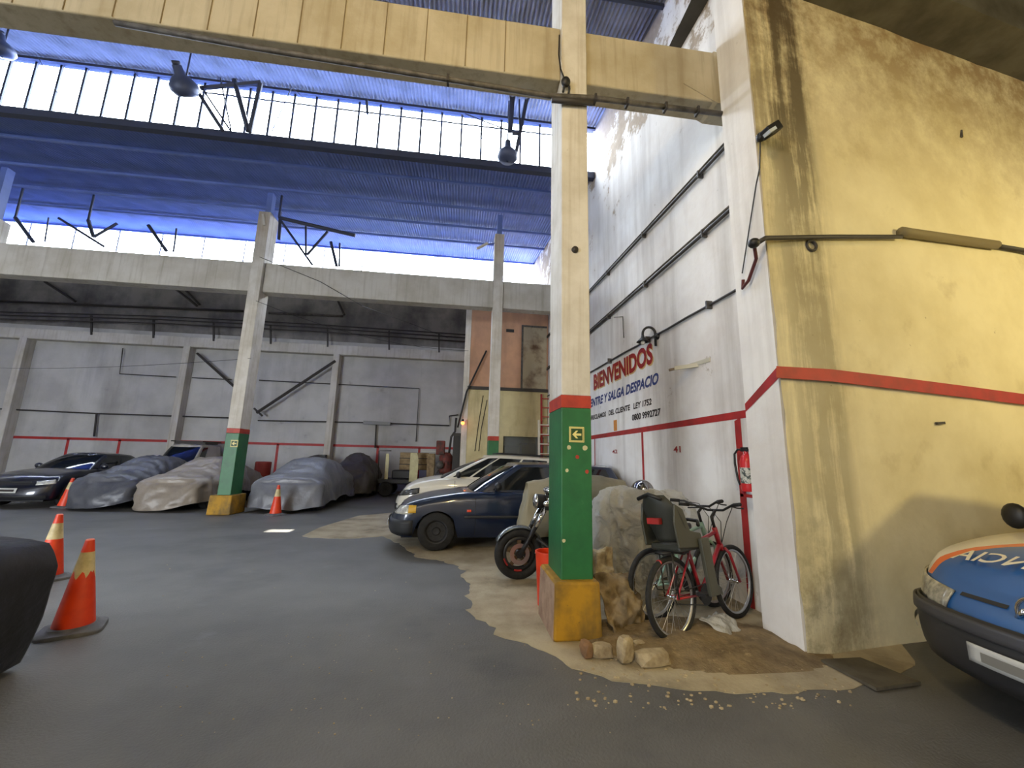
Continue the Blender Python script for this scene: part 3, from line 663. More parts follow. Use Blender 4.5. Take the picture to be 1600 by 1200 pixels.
# fire extinguisher on the wall, half hidden by the pier
t = thing('fire_extinguisher', 'red fire extinguisher with black hose half hidden by the pier', 'fire extinguisher', tuple(bw(4.02, 1.15)))
p = bw(4.0, 1.18, .08)
q = MB(); q.lathe([(.0, 0), (.065, .0), (.07, .02), (.07, .30), (.05, .36), (.022, .385), (.022, .41)], 20, p); q.build('cylinder', mat('ext_red', lin(196, 40, 44), .3), t, True, world=True, auto=40)
q = MB(); q.lathe([(.0715, .08), (.0715, .24)], 20, p); q.build('label_sleeve', mat('ext_label', lin(196, 196, 186), .5, col2=lin(60, 70, 66), scale=30, lo=.5, hi=.56), t, True, world=True)
q = MB(); q.box(p+V(-.02, -.05, .405), p+V(.02, .06, .43)); q.box(p+V(-.012, -.02, .43), p+V(.012, .07, .45)); q.build('valve', M_black, t, world=True)
q = MB(); q.tube([p+V(0, .04, .42), p+V(-.02, .1, .43), p+V(-.03, .145, .38), p+V(-.03, .15, .28), p+V(-.03, .12, .12), p+V(-.03, .09, .06)], .011, 8); q.build('hose', M_black, t, True, world=True)
q = MB(); q.box(p+V(-.03, .05, -.06), p+V(.0, .1, .08)); q.box(p+V(-.03, -.1, -.06), p+V(0, .1, -.03)); q.build('bracket', M_red, t, world=True)

# ================================================================== YELLOW WALL FITTINGS
t = thing('wall_pipe', 'dark pipe running along the stained wall above the red line', 'pipe', tuple(ypx(1200, 372, .05)))
q = MB(); q.tube([ypx(1186, 378, .06), ypx(1196, 372, .06), ypx(1300, 370, .06), ypx(1408, 370, .06)], .022, 8); q.build('thin_run', M_pipedk, t, True, world=True)
q = MB(); q.tube([ypx(1408, 362, .06), ypx(1420, 364, .06), ypx(1556, 383, .06)], .05, 10); q.build('thick_sleeve', mat('sleeve', lin(120, 108, 76), .7), t, True, world=True)
q = MB(); q.tube([ypx(1556, 384, .06), ypx(1640, 398, .06), ypx(1640, 398, .06)+YD*1.2], .025, 8); q.build('tail_run', M_pipedk, t, True, world=True)
q = MB(); q.ball(ypx(1178, 380, .07), (.05, .05, .045)); q.build('elbow', M_black, t, True, world=True)
e = ypx(1178, 380, .07)
q = MB(); q.tube([e, V(2.69, 3.25, e.z-.05), V(2.68, 3.36, e.z-.22), V(2.68, 3.45, e.z-.26), V(2.68, 3.43, e.z-.18)], .016, 8); q.build('cable_tail', mat('cable_red', lin(90, 40, 40), .6), t, True, world=True)
t = thing('flood_light', 'small black flood light on the pier edge high up', 'lamp', tuple(ypx(1195, 210, .05)))
p = ypx(1203, 204, .1); d = (ypx(1213, 199, .14)-ypx(1193, 211, .14)).normalized()
q = MB(); q.bar(ypx(1196, 209, .13), ypx(1214, 198, .13), .10, .09); q.build('housing', M_black, t, world=True, bevel=.01)
q = MB(); q.bar(ypx(1198, 209, .19), ypx(1208, 203, .19), .07, .03); q.build('lens', mat('flood_lens', lin(190, 200, 214), .1), t, world=True)
q = MB(); q.ball(ypx(1189, 214, .06), .045); q.build('mount', M_black, t, True, world=True)
q = MB(); q.tube([ypx(1188, 216, .04), ypx(1187, 262, .03), V(2.72, 3.2, 4.1), V(2.69, 3.45, 3.3)], .006, 6); tag(q.build('hanging_wire', M_cable), 'thin wire hanging down the pier corner', 'wire')
q = MB(); q.tube([ypx(1502, 204, .02), ypx(1503, 214, .03)], .012); tag(q.build('wall_hook', M_pipe), 'tiny pale hook high on the stained wall', 'hook')
for u, v, w_ in ((1470, 662, 'short iron peg on the stained wall below the red line'), (1268, 384, 'round rusty eye bolt under the pipe on the stained wall')):
    p = ypx(u, v, .03); q = MB(); q.bar(p-YD*.06, p+YD*.05+V(0, 0, .01), .02, .025) if u > 1300 else q.torus(.05, .014, p, (0, 1, 0), 16, 6)
    tag(q.build('iron_peg', M_pipedk), w_, 'peg')

# ================================================================== BACK WALL FITTINGS
def bpipe(label, pts, r=.03, off=.12, m=None, cat='pipe'):
    q = MB(); q.tube([bpx(u, v, off) for u, v in pts], r, 6); return tag(q.build('back_wall_pipe', m or M_pipedk, None, True), label, cat)
bpipe('pipe low on the back wall left of the middle column', [(-20, 638), (150, 646), (362, 653)])
bpipe('pipe low on the back wall right of the middle column', [(403, 657), (560, 660), (702, 665), (702, 650), (716, 648)])
bpipe('vertical pipe dropping from the low pipe between two pilasters', [(151, 646), (147, 682)], .035)
bpipe('vertical pipe dropping behind the grey covered car', [(588, 662), (586, 700)], .03)
bpipe('thin rectangular cable run left of the middle column', [(192, 544), (187, 584), (275, 589)], .02)
bpipe('thin cable run right of the middle column reaching down to the floor', [(405, 594), (520, 600), (655, 607), (650, 690)], .022)
bpipe('cable run on the back wall left of the last pilaster', [(300, 590), (362, 593)], .02)
for k, (dv, nm) in enumerate(((0, 'lower'), (-6, 'middle'), (-11, 'upper'))):
    bpipe('%s of the three pipes above the tie beam' % nm, [(-10, 498+dv), (250, 505+dv), (480, 517+dv), (728, 534+dv)], .028, .4)
t = thing('pipe_stand', 'row of short posts carrying the pipes above the tie beam', 'posts', tuple(bpx(240, 520, .35)))
for u in (143, 240, 334, 423, 512, 608, 686):
    v = 492+.0505*u; q = MB(); q.bar(bpx(u, v-6, .33), bpx(u, v+24, .33), .06, .06); q.build('post', M_pipedk, t, world=True)
bpipe('high thick pipe under the white beam left of the middle column', [(-10, 470), (200, 479), (380, 486)], .045)
bpipe('high pale pipe right of the middle column', [(420, 489), (536, 494)], .05, .12, M_pipe)
q = MB(); q.tube([bpx(308, 552, .25), bpx(368, 606, .25)], .05, 6); tag(q.build('diagonal_strut', M_pipedk), 'diagonal strut left of the middle column on the back wall', 'strut')
q = MB(); q.tube([bpx(524, 564, .4), bpx(401, 645, .4)], .06, 6); q.tube([bpx(397, 638, .4), bpx(410, 650, .4)], .04, 6); tag(q.build('diagonal_strut', M_pipedk), 'long diagonal strut right of the middle column on the back wall', 'strut')
for i, (sg) in enumerate(([(70, 440), (118, 471)], [(275, 452), (308, 478)], [(285, 448), (312, 476)], [(528, 470), (538, 492)])):
    q = MB(); q.tube([bpx(u, v, .3) for u, v in sg], .05, 6); tag(q.build('wall_bracket', M_pipedk), ('leftmost knee bracket under the beam shadow on the back wall', 'outer arm of the knee bracket left of the middle column', 'inner arm of the knee bracket left of the middle column', 'short knee bracket right of the middle column')[i], 'bracket')
q = MB(); p = bpx(590, 661, .2); q.bar(bpx(568, 660, .2), bpx(610, 662, .2), .12, .14); tag(q.build('tube_light', mat('tube_light', lin(130, 130, 128), .5)), 'unlit tube light on the back wall above the covered car', 'lamp')
q = MB(); q.box(bpx(503, 716, .5)-V(.16, .1, .14), bpx(503, 716, .5)+V(.16, .1, .14)); q.bar(bpx(503, 716, .5), bpx(503, 716, .02), .06, .06); tag(q.build('junction_box', M_black, bevel=.02), 'black box on the back wall beside the pilaster', 'box')
# overhead wires
def wire(label, a, b, sag=.15, r=.008):
    q = MB(); q.tube([a.lerp(b, i/12)-V(0, 0, sag*4*(i/12)*(1-i/12)) for i in range(13)], r, 5); tag(q.build('overhead_wire', M_cable), label, 'wire')
q = MB(); q.tube([V(-5.5, 10.95, atY(425, 403, 10.95).z), atY(500, 440, 10.95), atY(566, 478, 11.0), bpx(640, 505, .8), bpx(700, 528, .5)], .008, 5); tag(q.build('overhead_wire', M_cable), 'wire crossing the white beam down to the back wall', 'wire')
wire('wire from the middle column to the back wall on the left', atY(392, 560, 10.9), atY(0, 575, 17.5), .1, .006)
wire('upper wire from the top of the middle column', atY(400, 470, 10.9), atY(732, 548, 12.85), .3, .006)

# ================================================================== OFFICE AT THE BACK RIGHT
OY = 13.0
t = thing('wall_office', 'small office block with cream lower and peach upper walls behind the cars', 'office', (.9, OY, 0), kind='structure')
ox0 = atY(730, 640, OY).x; ox1 = bw(OY, 0).x-.02
zs = atY(770, 607, OY).z
wx0, wx1 = atY(786, 690, OY).x, ox1-.12; wz0, wz1 = 1.05, atY(800, 682, OY).z
q = MB()
q.box((ox0, OY, 0), (wx0, OY+.15, zs)); q.box((wx0, OY, 0), (wx1, OY+.15, wz0)); q.box((wx0, OY, wz1), (wx1, OY+.15, zs)); q.box((wx1, OY, 0), (ox1, OY+.15, zs)); q.box((ox0, OY+.15, 0), (ox0+.15, YB, zs))
q.build('lower_wall', M_cream, t, world=True)
q = MB(); q.box((ox0, OY, zs), (ox1, OY+.15, 6.9)); q.box((ox0, OY+.15, zs), (ox0+.15, YB, 6.9)); q.box((ox0, OY, 6.9), (ox1, YB, 6.95)); q.build('upper_wall', M_peach, t, world=True)
q = MB(); q.box((ox0-.02, OY-.06, zs-.06), (ox1, OY, zs+.04)); q.build('ledge', M_pipedk, t, world=True)
q = MB(); q.box((ox0-.16, OY-.02, 0), (ox0+.02, OY+.3, 6.9)); q.build('white_pier', M_colw, t, world=True)
# boarded upper door
dx0 = atY(817, 560, OY).x; dz1 = atY(830, 512, OY).z
q = MB(); q.box((dx0, OY-.03, zs+.05), (ox1-.05, OY, dz1)); dd = q.build('boarded_door', mat('old_door', lin(170, 158, 134), .8, col2=lin(96, 74, 58), scale=1.7, lo=.5, hi=.7), t, world=True); dd['label'] = 'stained boarded-up upper door'
q = MB(); q.box((dx0-.06, OY-.05, zs+.05), (dx0, OY, dz1+.06)); q.box((dx0, OY-.05, dz1), (ox1-.05, OY, dz1+.06)); q.build('door_frame', M_pipe, t, world=True)
p = atY(797, 517, OY); q = MB(); q.box(p-V(.13, .03, .05), p+V(.13, .0, .05)); q.build('vent', M_black, t, world=True)
q = MB(); q.box((wx0, OY+.05, wz0), (wx1, OY+.06, wz1)); g = q.build('office_window_pane', glassmat('office_glass', (.7, .7, .6, 1), .12, .04), t, world=True)
for lo, hi in (((wx0-.07, wz0-.07), (wx0, wz1+.07)), ((wx1, wz0-.07), (wx1+.07, wz1+.07)), ((wx0, wz1), (wx1, wz1+.07)), ((wx0, wz0-.07), (wx1, wz0))):
    q = MB(); q.box((lo[0], OY-.03, lo[1]), (hi[0], OY+.08, hi[1])); q.build('window_frame', M_cream, t, world=True)
q = MB(); q.box((ox0+.2, OY+1.9, 0), (ox1, OY+2.0, zs-.15)); q.box((ox0, OY+.15, zs-.15), (ox1, YB, zs-.05)); q.build('inner_wall', M_cream, t, world=True)
for i, (a, b, c, lab) in enumerate(((.15, .5, 1.9, 'dark cabinet seen through the office window'), (.72, .5, 2.0, 'second cabinet seen through the office window beside the ladder'))):
    q = MB(); q.box((wx0+a, OY+.8, 0), (wx0+a+.48, OY+1.3, c)); q.box((wx0+a+.1, OY+.78, .2), (wx0+a+.4, OY+.8, c-.1)); tag(q.build('office_cabinet', mat('cab%d' % i, lin(96-30*i, 92-30*i, 80-26*i), .6)), lab, 'cabinet')
# ladders
def ladder(label, x0, x1, y, z0, z1, m, n):
    t = thing('ladder', label, 'ladder', ((x0+x1)/2, y, 0))
    for x in (x0, x1):
        q = MB(); q.bar((x, y-.25, z0), (x, y, z1), .035, .06); q.build('rail', m, t, world=True)
    for i in range(n):
        f_ = (i+.5)/n; q = MB(); q.bar((x0, y-.25*(1-f_), z0+(z1-z0)*f_), (x1, y-.25*(1-f_), z0+(z1-z0)*f_), .03, .03); q.build('rung', m, t, world=True)
a = atY(847, 615, OY-.2); ladder('red ladder leaning on the office wall', a.x, a.x+.42, OY-.08, 0, a.z, M_red, 12)
a = atY(842, 656, OY-.4); ladder('white ladder in front of the red ladder', a.x, a.x+.42, OY-.36, 0, a.z, mat('ladder_white', lin(206, 200, 184), .5), 9)
# cables hanging at the office corner
for i, (pp, lab) in enumerate((([(760, 548), (742, 585), (729, 612), (722, 640), (715, 668)], 'thick bundle of cables sagging along the office corner'), ([(755, 618), (748, 660), (742, 705)], 'thin cable hanging down the cream office wall'), ([(761, 625), (752, 670), (748, 705)], 'second thin cable hanging down by the back column'))):
    q = MB(); q.tube([atY(u, v, OY-(.12 if i == 0 else .012)) for u, v in pp], .03 if i == 0 else .012, 6); tag(q.build('hanging_cable', M_cable, None, True), lab, 'cable')
p = atY(723, 661, OY-.2)
t = thing('warning_lamp', 'small glowing orange bulb at the office corner', 'lamp', tuple(p))
q = MB(); q.ball((0, 0, 0), .055); q.build('bulb', emit('bulb_orange', lin(255, 120, 50), 8), t, True)
q = MB(); q.lathe([(.03, .12), (.04, .05), (.03, .03)], 12, caps=True); q.build('socket', M_black, t, True)
# dark cabinet and red machinery left of the office
M_rust = mat('rusty_red', lin(120, 52, 44), .7, col2=lin(60, 44, 40), scale=6)
t = thing('red_machine', 'old red pump machine standing against the back wall by the office', 'machine', (ox0-.65, 15.2, 0))
q = MB(); q.box((-.3, -.25, 0), (.3, .25, .9)); q.build('stand', M_pipedk, t, bevel=.02)
q = MB(); q.lathe([(.0, .9), (.2, .9), (.24, 1.0), (.24, 1.5), (.15, 1.62), (0, 1.65)], 18); q.build('tank', M_rust, t, True)
q = MB(); q.box((-.36, -.2, 1.55), (-.05, .1, 2.05)); q.build('motor', M_rust, t, bevel=.03)
q = MB(); q.lathe([(.12, 0), (.14, .1), (.0, .1)], 16, (-.2, -.25, 1.2), (0, -1, 0)); q.build('dial', M_pipe, t, True)
q = MB(); q.tube([(.1, 0, 1.6), (.15, 0, 2.2), (.28, 0, 2.4), (.3, 0, 2.9)], .04, 8); q.build('pipework', M_pipedk, t, True)
t = thing('tall_locker', 'narrow dark locker beside the red machine', 'locker', (ox0-.28, 14.6, 0))
q = MB(); q.box((-.13, -.2, 0), (.13, .2, 2.3)); q.build('body', M_pipedk, t, bevel=.01)
q = MB(); q.box((-.11, -.215, .1), (.11, -.2, 2.2)); q.build('door', M_black, t)
# utility cart with boards
M_board = mat('cream_board', lin(206, 198, 150), .6, col2=lin(190, 180, 134), scale=5)
M_wood = mat('old_wood', lin(150, 128, 92), .7, col2=lin(120, 98, 66), scale=7)
cx = atY(632, 740, 16.6).x+.12
t = thing('utility_cart', 'old flatbed cart loaded with a bench and cream boards before the back wall', 'cart', (cx, 16.6, 0))
q = MB(); q.box((-1.0, -.6, .45), (1.0, .6, .62)); q.build('deck', M_black, t, bevel=.03)
for sx in (-.7, .7):
    for sy in (-.55, .55):
        q = MB(); q.lathe([(.05, -.09), (.24, -.09), (.27, -.05), (.27, .05), (.24, .09), (.05, .09)], 20, (sx, sy, .27), (0, 1, 0)); q.build('wheel', M_rub, t, True, auto=40)
q = MB(); q.box((-.55, -.35, .62), (.15, .3, .95)); q.build('engine_cover', M_black, t, bevel=.05)
q = MB(); q.box((-.35, .1, .95), (.75, .25, 1.62)); q.build('bench_back', M_wood, t, bevel=.02)
for z in (1.15, 1.38):
    q = MB(); q.box((-.36, .08, z), (.76, .1, z+.03)); q.build('bench_rail', M_pipedk, t)
q = MB(); q.box((.72, -.1, .62), (1.0, .3, 1.6)); q.build('side_box', M_wood, t, bevel=.01)
q = MB(); q.box((.5, -.2, 1.66), (1.15, .2, 1.7)); q.build('top_tray', mat('tray', lin(190, 190, 180), .5), t)
for x, wd, z0_, z1_ in ((-.70, .12, .62, 1.55), (.28, .30, .55, 1.60)):
    q = MB(); q.prism([(x-wd/2, -.62, z0_), (x+wd/2, -.62, z0_), (x+wd/2, -.62, z1_-.25), (x+wd*.3, -.62, z1_), (x-wd/2, -.62, z1_)], (0, 0, 0), (0, .04, 0)); q.build('cream_board', M_board, t)
q = MB(); q.tube([(-1.0, -.5, .6), (-1.05, -.5, 1.65), (-.6, -.5, 1.66)], .02); q.build('hand_rail', M_pipedk, t, True)
q = MB(); q.tube([(1.0, -.5, .6), (1.2, -.5, 1.0), (1.35, -.5, 1.35)], .025); q.build('lever', M_pipedk, t, True)

# ================================================================== VEHICLES
def interp(tab, x):
    xs = [a for a, b in tab]; ys = [b for a, b in tab]
    return float(np.interp(x, xs, ys))
def smooth_tab(tab, n=160, k=5):
    xs = np.linspace(tab[0][0], tab[-1][0], n); ys = np.interp(xs, [a for a, b in tab], [b for a, b in tab])
    for _ in range(3):
        yp = np.pad(ys, k, mode='edge'); ys = np.convolve(yp, np.ones(2*k+1)/(2*k+1), 'valid')
    return list(zip(xs, ys))
class Shell:
    """half plan outline lofted through levels; s=0 front centre, s=1 rear centre; side +1/-1"""
    def __init__(s, xf, xr, hw, df, dr, ef=2.6, er=2.6, barrel=.02, nA=10, nS=44):
        s.xf, s.xr, s.hw, s.df, s.dr, s.ef, s.er, s.barrel = xf, xr, hw, df, dr, ef, er, barrel
        s.S = [.15*i/nA for i in range(nA)]+[.15+.7*i/nS for i in range(nS)]+[.85+.15*i/nA for i in range(nA+1)]
    def sx(s, x): return .15+.7*((s.xf-s.df)-x)/((s.xf-s.df)-(s.xr+s.dr))
    def plan(s, q):
        if q < .15:
            a = PI/2*q/.15; return (s.xf-s.df+s.df*abs(math.cos(a))**(2/s.ef), s.hwx(s.xf-s.df)*abs(math.sin(a))**(2/s.ef), abs(math.cos(a))**(1.2))
        if q > .85:
            a = PI/2*(1-q)/.15; return (s.xr+s.dr-s.dr*abs(math.cos(a))**(2/s.er), s.hwx(s.xr+s.dr)*abs(math.sin(a))**(2/s.er), -abs(math.cos(a))**(1.2))
        x = (s.xf-s.df)+(q-.15)/.7*((s.xr+s.dr)-(s.xf-s.df)); return (x, s.hwx(x), 0)
    def hwx(s, x):
        c = (s.xf+s.xr)/2; return s.hw*(1-s.barrel*((x-c)/((s.xf-s.xr)/2))**2)
class Car:
    def __init__(s, root, P):
        s.P = P; s.root = root; L, W = P['L'], P['W']
        s.b = Shell(L/2, -L/2, W/2, P.get('df', .38), P.get('dr', .32), P.get('ef', 2.5), P.get('er', 3), .035)
        s.top = smooth_tab(P['top'], k=3)
        g = P['gh']      # base front, base rear, roof front, roof rear, base half width, roof half width
        s.gb = Shell(g[0], g[1], g[4], P.get('gdf', .28), .16, 2.2, 2.8, .05)
        s.gr = Shell(g[2], g[3], g[5], P.get('gdf', .28)*.6, .16, 2.2, 2.8, .05)
        s.roof = smooth_tab(P['roof'], k=4)
        s.hwt = sorted([(s.body(q, 1.0).x, s.body(q, 1.0).y) for q in s.b.S])
    def zb(s, x):
        z = s.P['sill']
        for xw in s.P['wheels']:
            ra = s.P['wr']*1.14; d = abs(x-xw)
            if d < ra: z = max(z, s.P['wr']+math.sqrt(ra*ra-d*d)-.02)
        e = s.P['L']/2
        if x > e-.5: z = max(z, s.P['sill']+.04*(x-(e-.5))/.5)
        return z
    def body(s, q, t=None, z=None, off=0, side=1, level=False):
        x, y, wf = s.b.plan(q); zb, zt = s.zb(x), interp(s.top, x)
        if level: zb = s.P['sill']
        if t is None: t = (z-zb)/(zt-zb)
        z = zb+(zt-zb)*t; zz = (z-s.P['sill'])/(zt-s.P['sill'])
        ins = interp([(-.2, .05), (0, .05), (.12, .015), (.35, 0), (.62, .004), (.85, .03), (.96, .07), (1, .11)], zz)
        nose = interp(s.P.get('nose', [(0, .05), (.25, 0), (.5, .01), (.75, .05), (1, .16)]), zz) if wf > 0 else interp([(0, .05), (.3, 0), (.7, .03), (1, .10)], zz)
        yy = y*(1-ins*(1-abs(wf)*.3)/s.b.hw)
        xx = x-nose*wf
        a = s.b.plan(max(0, q-.004)); c = s.b.plan(min(1, q+.004)); n = Vector((c[1]-a[1], -(c[0]-a[0]), 0))
        n = n.normalized() if n.length > 1e-6 else Vector((1, 0, 0))
        return Vector(((xx+n.x*off), (yy+n.y*off)*side, z))
    def top_z(s, x, y, yt=None):
        yt = max(.01, interp(s.hwt, x)); return s.edge_z(x)+s.P.get('crown', .05)*min(1, yt/.55)**2*(1-min(1, (y/yt)**2))
    def edge_z(s, x): return interp(s.top, x)
    def gh(s, q, t, off=0, side=1):
        a, b = s.gb.plan(q), s.gr.plan(q)
        zb = interp(s.top, a[0])-.02; zr = interp(s.roof, b[0])
        bl = 4*t*(1-t)*.035
        x = a[0]+(b[0]-a[0])*t; y = a[1]+(b[1]-a[1])*t; z = zb+(zr-zb)*t
        p = s.gb.plan(max(0, q-.01)); c = s.gb.plan(min(1, q+.01)); n = Vector((c[1]-p[1], -(c[0]-p[0]), .25)); n = n.normalized() if n.length > 1e-6 else Vector((1, 0, .3))
        n2 = n*(bl+off)
        return Vector((x+n2.x, (y+n2.y)*side, z+n2.z*.6))
    def build(s):
        P = s.P; R_ = s.root; T = [0, .08, .2, .35, .5, .62, .74, .84, .92, .97, 1.0]
        mb = MB()
        for side in (1, -1): mb.grid([[s.body(q, t, side=side) for q in s.b.S] for t in T])
        rows = []
        for q in s.b.S:
            p = s.body(q, 1.0); rows.append([Vector((p.x, p.y*k, p.z+P.get('crown', .05)*min(1, p.y/.55)**2*(1-k*k))) for k in (1, .8, .55, .25, 0, -.25, -.55, -.8, -1)])
        mb.grid(rows); mb.build('body', P['mat'], R_, True, auto=38)
        mb = MB()
        for side in (1, -1): mb.grid([[s.gh(q, t, side=side) for q in s.gb.S] for t in (0, .15, .35, .55, .75, .9, 1)])
        rows = []
        for q in s.gb.S:
            p = s.gh(q, 1.0); cr = P.get('rcrown', .06)
            rows.append([Vector((p.x, p.y*k, p.z+cr*(1-k*k)*min(1, p.y/.3))) for k in (1, .85, .6, .3, 0, -.3, -.6, -.85, -1)])
        mb.grid(rows); mb.build('cabin', P['mat'], R_, True, auto=50)
        # glass
        gm = P.get('glass', M_glassdk)
        F = P.get('ws', .115)
        row = [(-F+2*F*i/14) for i in range(15)]
        mb = MB(); mb.grid([[s.gh(abs(q), t, .006, 1 if q >= 0 else -1) for q in row] for t in (.07, .3, .55, .8, .93)]); mb.build('windscreen', gm, R_, True)
        for side in (1, -1):
            for a, b in P['sidewin']:
                mb = MB(); mb.grid([[s.gh(a+(b-a)*i/8, t, .006, side) for i in range(9)] for t in (.1, .35, .6, .88)]); mb.build('side_window', gm, R_, True)
        row = [-.11+.22*i/10 for i in range(11)]
        mb = MB(); mb.grid([[s.gh(1-abs(q), t, .006, 1 if q >= 0 else -1) for q in row] for t in (.15, .45, .7, .88)]); mb.build('rear_window', gm, R_, True)
        # underside
        mb = MB(); mb.box((-P['L']/2+.3, -P['W']/2+.2, P['sill']-.02), (P['L']/2-.25, P['W']/2-.2, P['sill']+.12)); mb.build('underbody', M_black, R_)
        for xw in P['wheels']:
            for side in (1, -1): s.wheel(xw, side)
    def wheel(s, xw, side):
        P = s.P; r = P['wr']; y = side*(P['W']/2-.11); wd = .095
        t_ = MB(); t_.lathe([(r*.62, -wd), (r*.9, -wd), (r*.98, -wd*.8), (r, -wd*.3), (r, wd*.3), (r*.98, wd*.8), (r*.9, wd), (r*.62, wd)], 32, (xw, y, r), (0, side, 0))
        ty = t_.build('wheel', M_rub, s.root, True, auto=50)
        q = MB(); q.lathe([(0, wd*.55), (r*.18, wd*.6), (r*.22, wd*.3), (r*.5, wd*.35), (r*.56, wd*.8), (r*.64, wd*.9), (r*.64, 0)], 32, (xw, y, r), (0, side, 0)); q.build('rim', P.get('rim', M_alu), ty, True, auto=30)
        q = MB()
        for k in range(8):
            a = 2*PI*k/8; q.lathe([(0, 0), (r*.06, 0)], 8, (xw+r*.38*math.cos(a), y+side*wd*.40, r+r*.38*math.sin(a)), (0, side, 0))
        q.build('rim_hole', M_black, ty)
    def patch(s, name, m, s0, s1, z0, z1, off=.006, side=1, n=10, nz=5, solid=0, wrap=False, parent=None, level=True, zf=None):
        mb = MB(); rows = []
        for j in range(nz):
            row = []
            for i in range(n+1):
                q = s0+(s1-s0)*i/n; f_ = j/(nz-1)
                za, zc_ = (z0, z1) if zf is None else zf(i/n)
                sd = side if not wrap else (1 if q >= 0 else -1)
                row.append(s.body(abs(q), z=za+(zc_-za)*f_, off=off, side=sd, level=level))
            rows.append(row)
        mb.grid(rows); return mb.build(name, m, parent or s.root, True, solid=solid)
    def seam(s, x, side, z0, z1, r=.004):
        q = s.b.sx(x); mb = MB(); mb.tube([s.body(q, z=z0+(z1-z0)*i/8, off=.001, side=side) for i in range(9)], r, 4); mb.build('door_seam', M_black, s.root)
    def mirror(s, q0, t0, side, m):
        p = s.gh(q0, t0, 0, side); mb = MB(); mb.ball(p+V(-.02, side*.13, .05), (.06, .10, .075)); mb.build('wing_mirror', m, s.root, True)
        mb = MB(); mb.tube([p+V(0, 0, 0), p+V(-.02, side*.1, .03)], .02, 6); mb.build('mirror_arm', m, s.root)
def place_car(label, x, y, heading, P, cat='car', name='car', group=None):
    """heading: direction the car faces, degrees from +X"""
    r = thing(name, label, cat, (x, y, 0), math.radians(heading), group); c = Car(r, P); c.build(); return r, c

def carpaint(name, c, c2=None, coat=.8, rough=.3, metal=.2):
    return mat(name, c, rough, metal, coat=coat, col2=c2, scale=2)
# ---- blue estate in front
M_blue = carpaint('paint_dark_blue', lin(14, 32, 60), lin(12, 28, 54))
M_bump = mat('bumper_grey', lin(40, 42, 46), .55)
PB = dict(L=4.26, W=1.69, sill=.20, wr=.295, wheels=(1.33, -1.20), mat=M_blue, df=.42, ef=2.4,
          top=[(-2.13, .86), (-1.9, .90), (-.6, .90), (.55, .90), (.95, .885), (1.5, .80), (1.9, .70), (2.13, .60)],
          gh=(.92, -2.02, .10, -1.82, .73, .55), roof=[(-1.9, 1.33), (-1.2, 1.36), (-.5, 1.37), (.0, 1.36), (.2, 1.34)], rcrown=.035,
          sidewin=((.19, .42), (.44, .63), (.65, .82)), rim=mat('steel_rim', lin(52, 52, 54), .6, .3))
XB = -1.12
rb, cb_ = place_car('dark blue estate car nearest the motorcycle facing left', XB+2.13, 6.95+.80, 180+2, PB)
for sd in (1, -1):
    cb_.patch('bumper', M_bump, -.152, .152, .24, .47, .006, wrap=True, n=30, solid=.012) if sd == 1 else None
    cb_.patch('headlight', M_lens, .045, .15, .56, .68, .012, side=sd, solid=.01, zf=lambda f_: (.55+.01*f_, .655+.045*f_))
    cb_.patch('indicator', mat('amber', lin(214, 170, 60), .15, coat=.5), .138, .160, .58, .695, .014, side=sd, solid=.01)
    cb_.patch('side_repeater', mat('repeater', lin(214, 70, 40), .3), cb_.b.sx(.86), cb_.b.sx(.79), .60, .635, .012, side=sd, n=3, solid=.008)
    cb_.patch('side_moulding', M_bump, cb_.b.sx(.90), cb_.b.sx(-.75), .50, .545, .012, side=sd, n=20, solid=.006, nz=2)
    for x in (.72, -.28, -1.0): cb_.seam(x, sd, .24, .88)
    cb_.mirror(.20, .12, sd, M_black)
    q = MB(); p = cb_.body(cb_.b.sx(-.12), z=.74, off=.02, side=sd); q.box(p-V(.08, .012, .015), p+V(.08, .012, .015)); q.build('door_handle', M_black, rb, bevel=.006)
cb_.patch('grille', M_black, -.04, .04, .54, .60, .006, wrap=True)
cb_.patch('number_plate', mat('plate', lin(190, 190, 186), .5), -.045, .045, .34, .45, .04, wrap=True)
# ---- white hatchback behind it
M_wht = carpaint('paint_white', lin(214, 210, 196), lin(206, 200, 186), metal=0)
PW = dict(L=4.1, W=1.72, sill=.2, wr=.30, wheels=(1.28, -1.25), mat=M_wht, df=.5, ef=2.2, crown=.07,
          top=[(-2.05, .95), (-1.2, 1.0), (-.2, .98), (.6, 1.0), (1.05, .98), (1.5, .90), (1.85, .78), (2.05, .66)],
          gh=(1.22, -1.98, .05, -1.75, .76, .56), roof=[(-1.8, 1.45), (-1.0, 1.50), (-.3, 1.52), (.1, 1.49), (.2, 1.47)], rcrown=.04,
          sidewin=((.17, .27), (.285, .50), (.52, .76)), rim=M_alu)
rw_, cw = place_car('white hatchback parked behind the blue car', atY(612, 780, 9.5).x+2.05, 10.15, 180, PW)
for sd in (1, -1):
    cw.patch('headlight', mat('dark_lens', lin(46, 48, 50), .06, coat=.8), .06, .17, .62, .76, .012, side=sd, solid=.01, zf=lambda f_: (.60+.07*f_, .70+.10*f_))
    cw.patch('fog_light', M_lens, .07, .12, .36, .42, .02, side=sd)
    for x in (.7, -.3): cw.seam(x, sd, .24, .95)
    cw.mirror(.20, .1, sd, M_black)
    q = MB(); q.tube([cw.gh(.2+.6*i/10, 1.0, .02, sd)+V(0, -sd*.04, .05) for i in range(11)], .018, 6); q.build('roof_rail', M_black, rw_, True)
cw.patch('bumper_grille', M_black, -.07, .07, .28, .44, .008, wrap=True); cw.patch('grille', M_black, -.06, .06, .60, .66, .008, wrap=True)
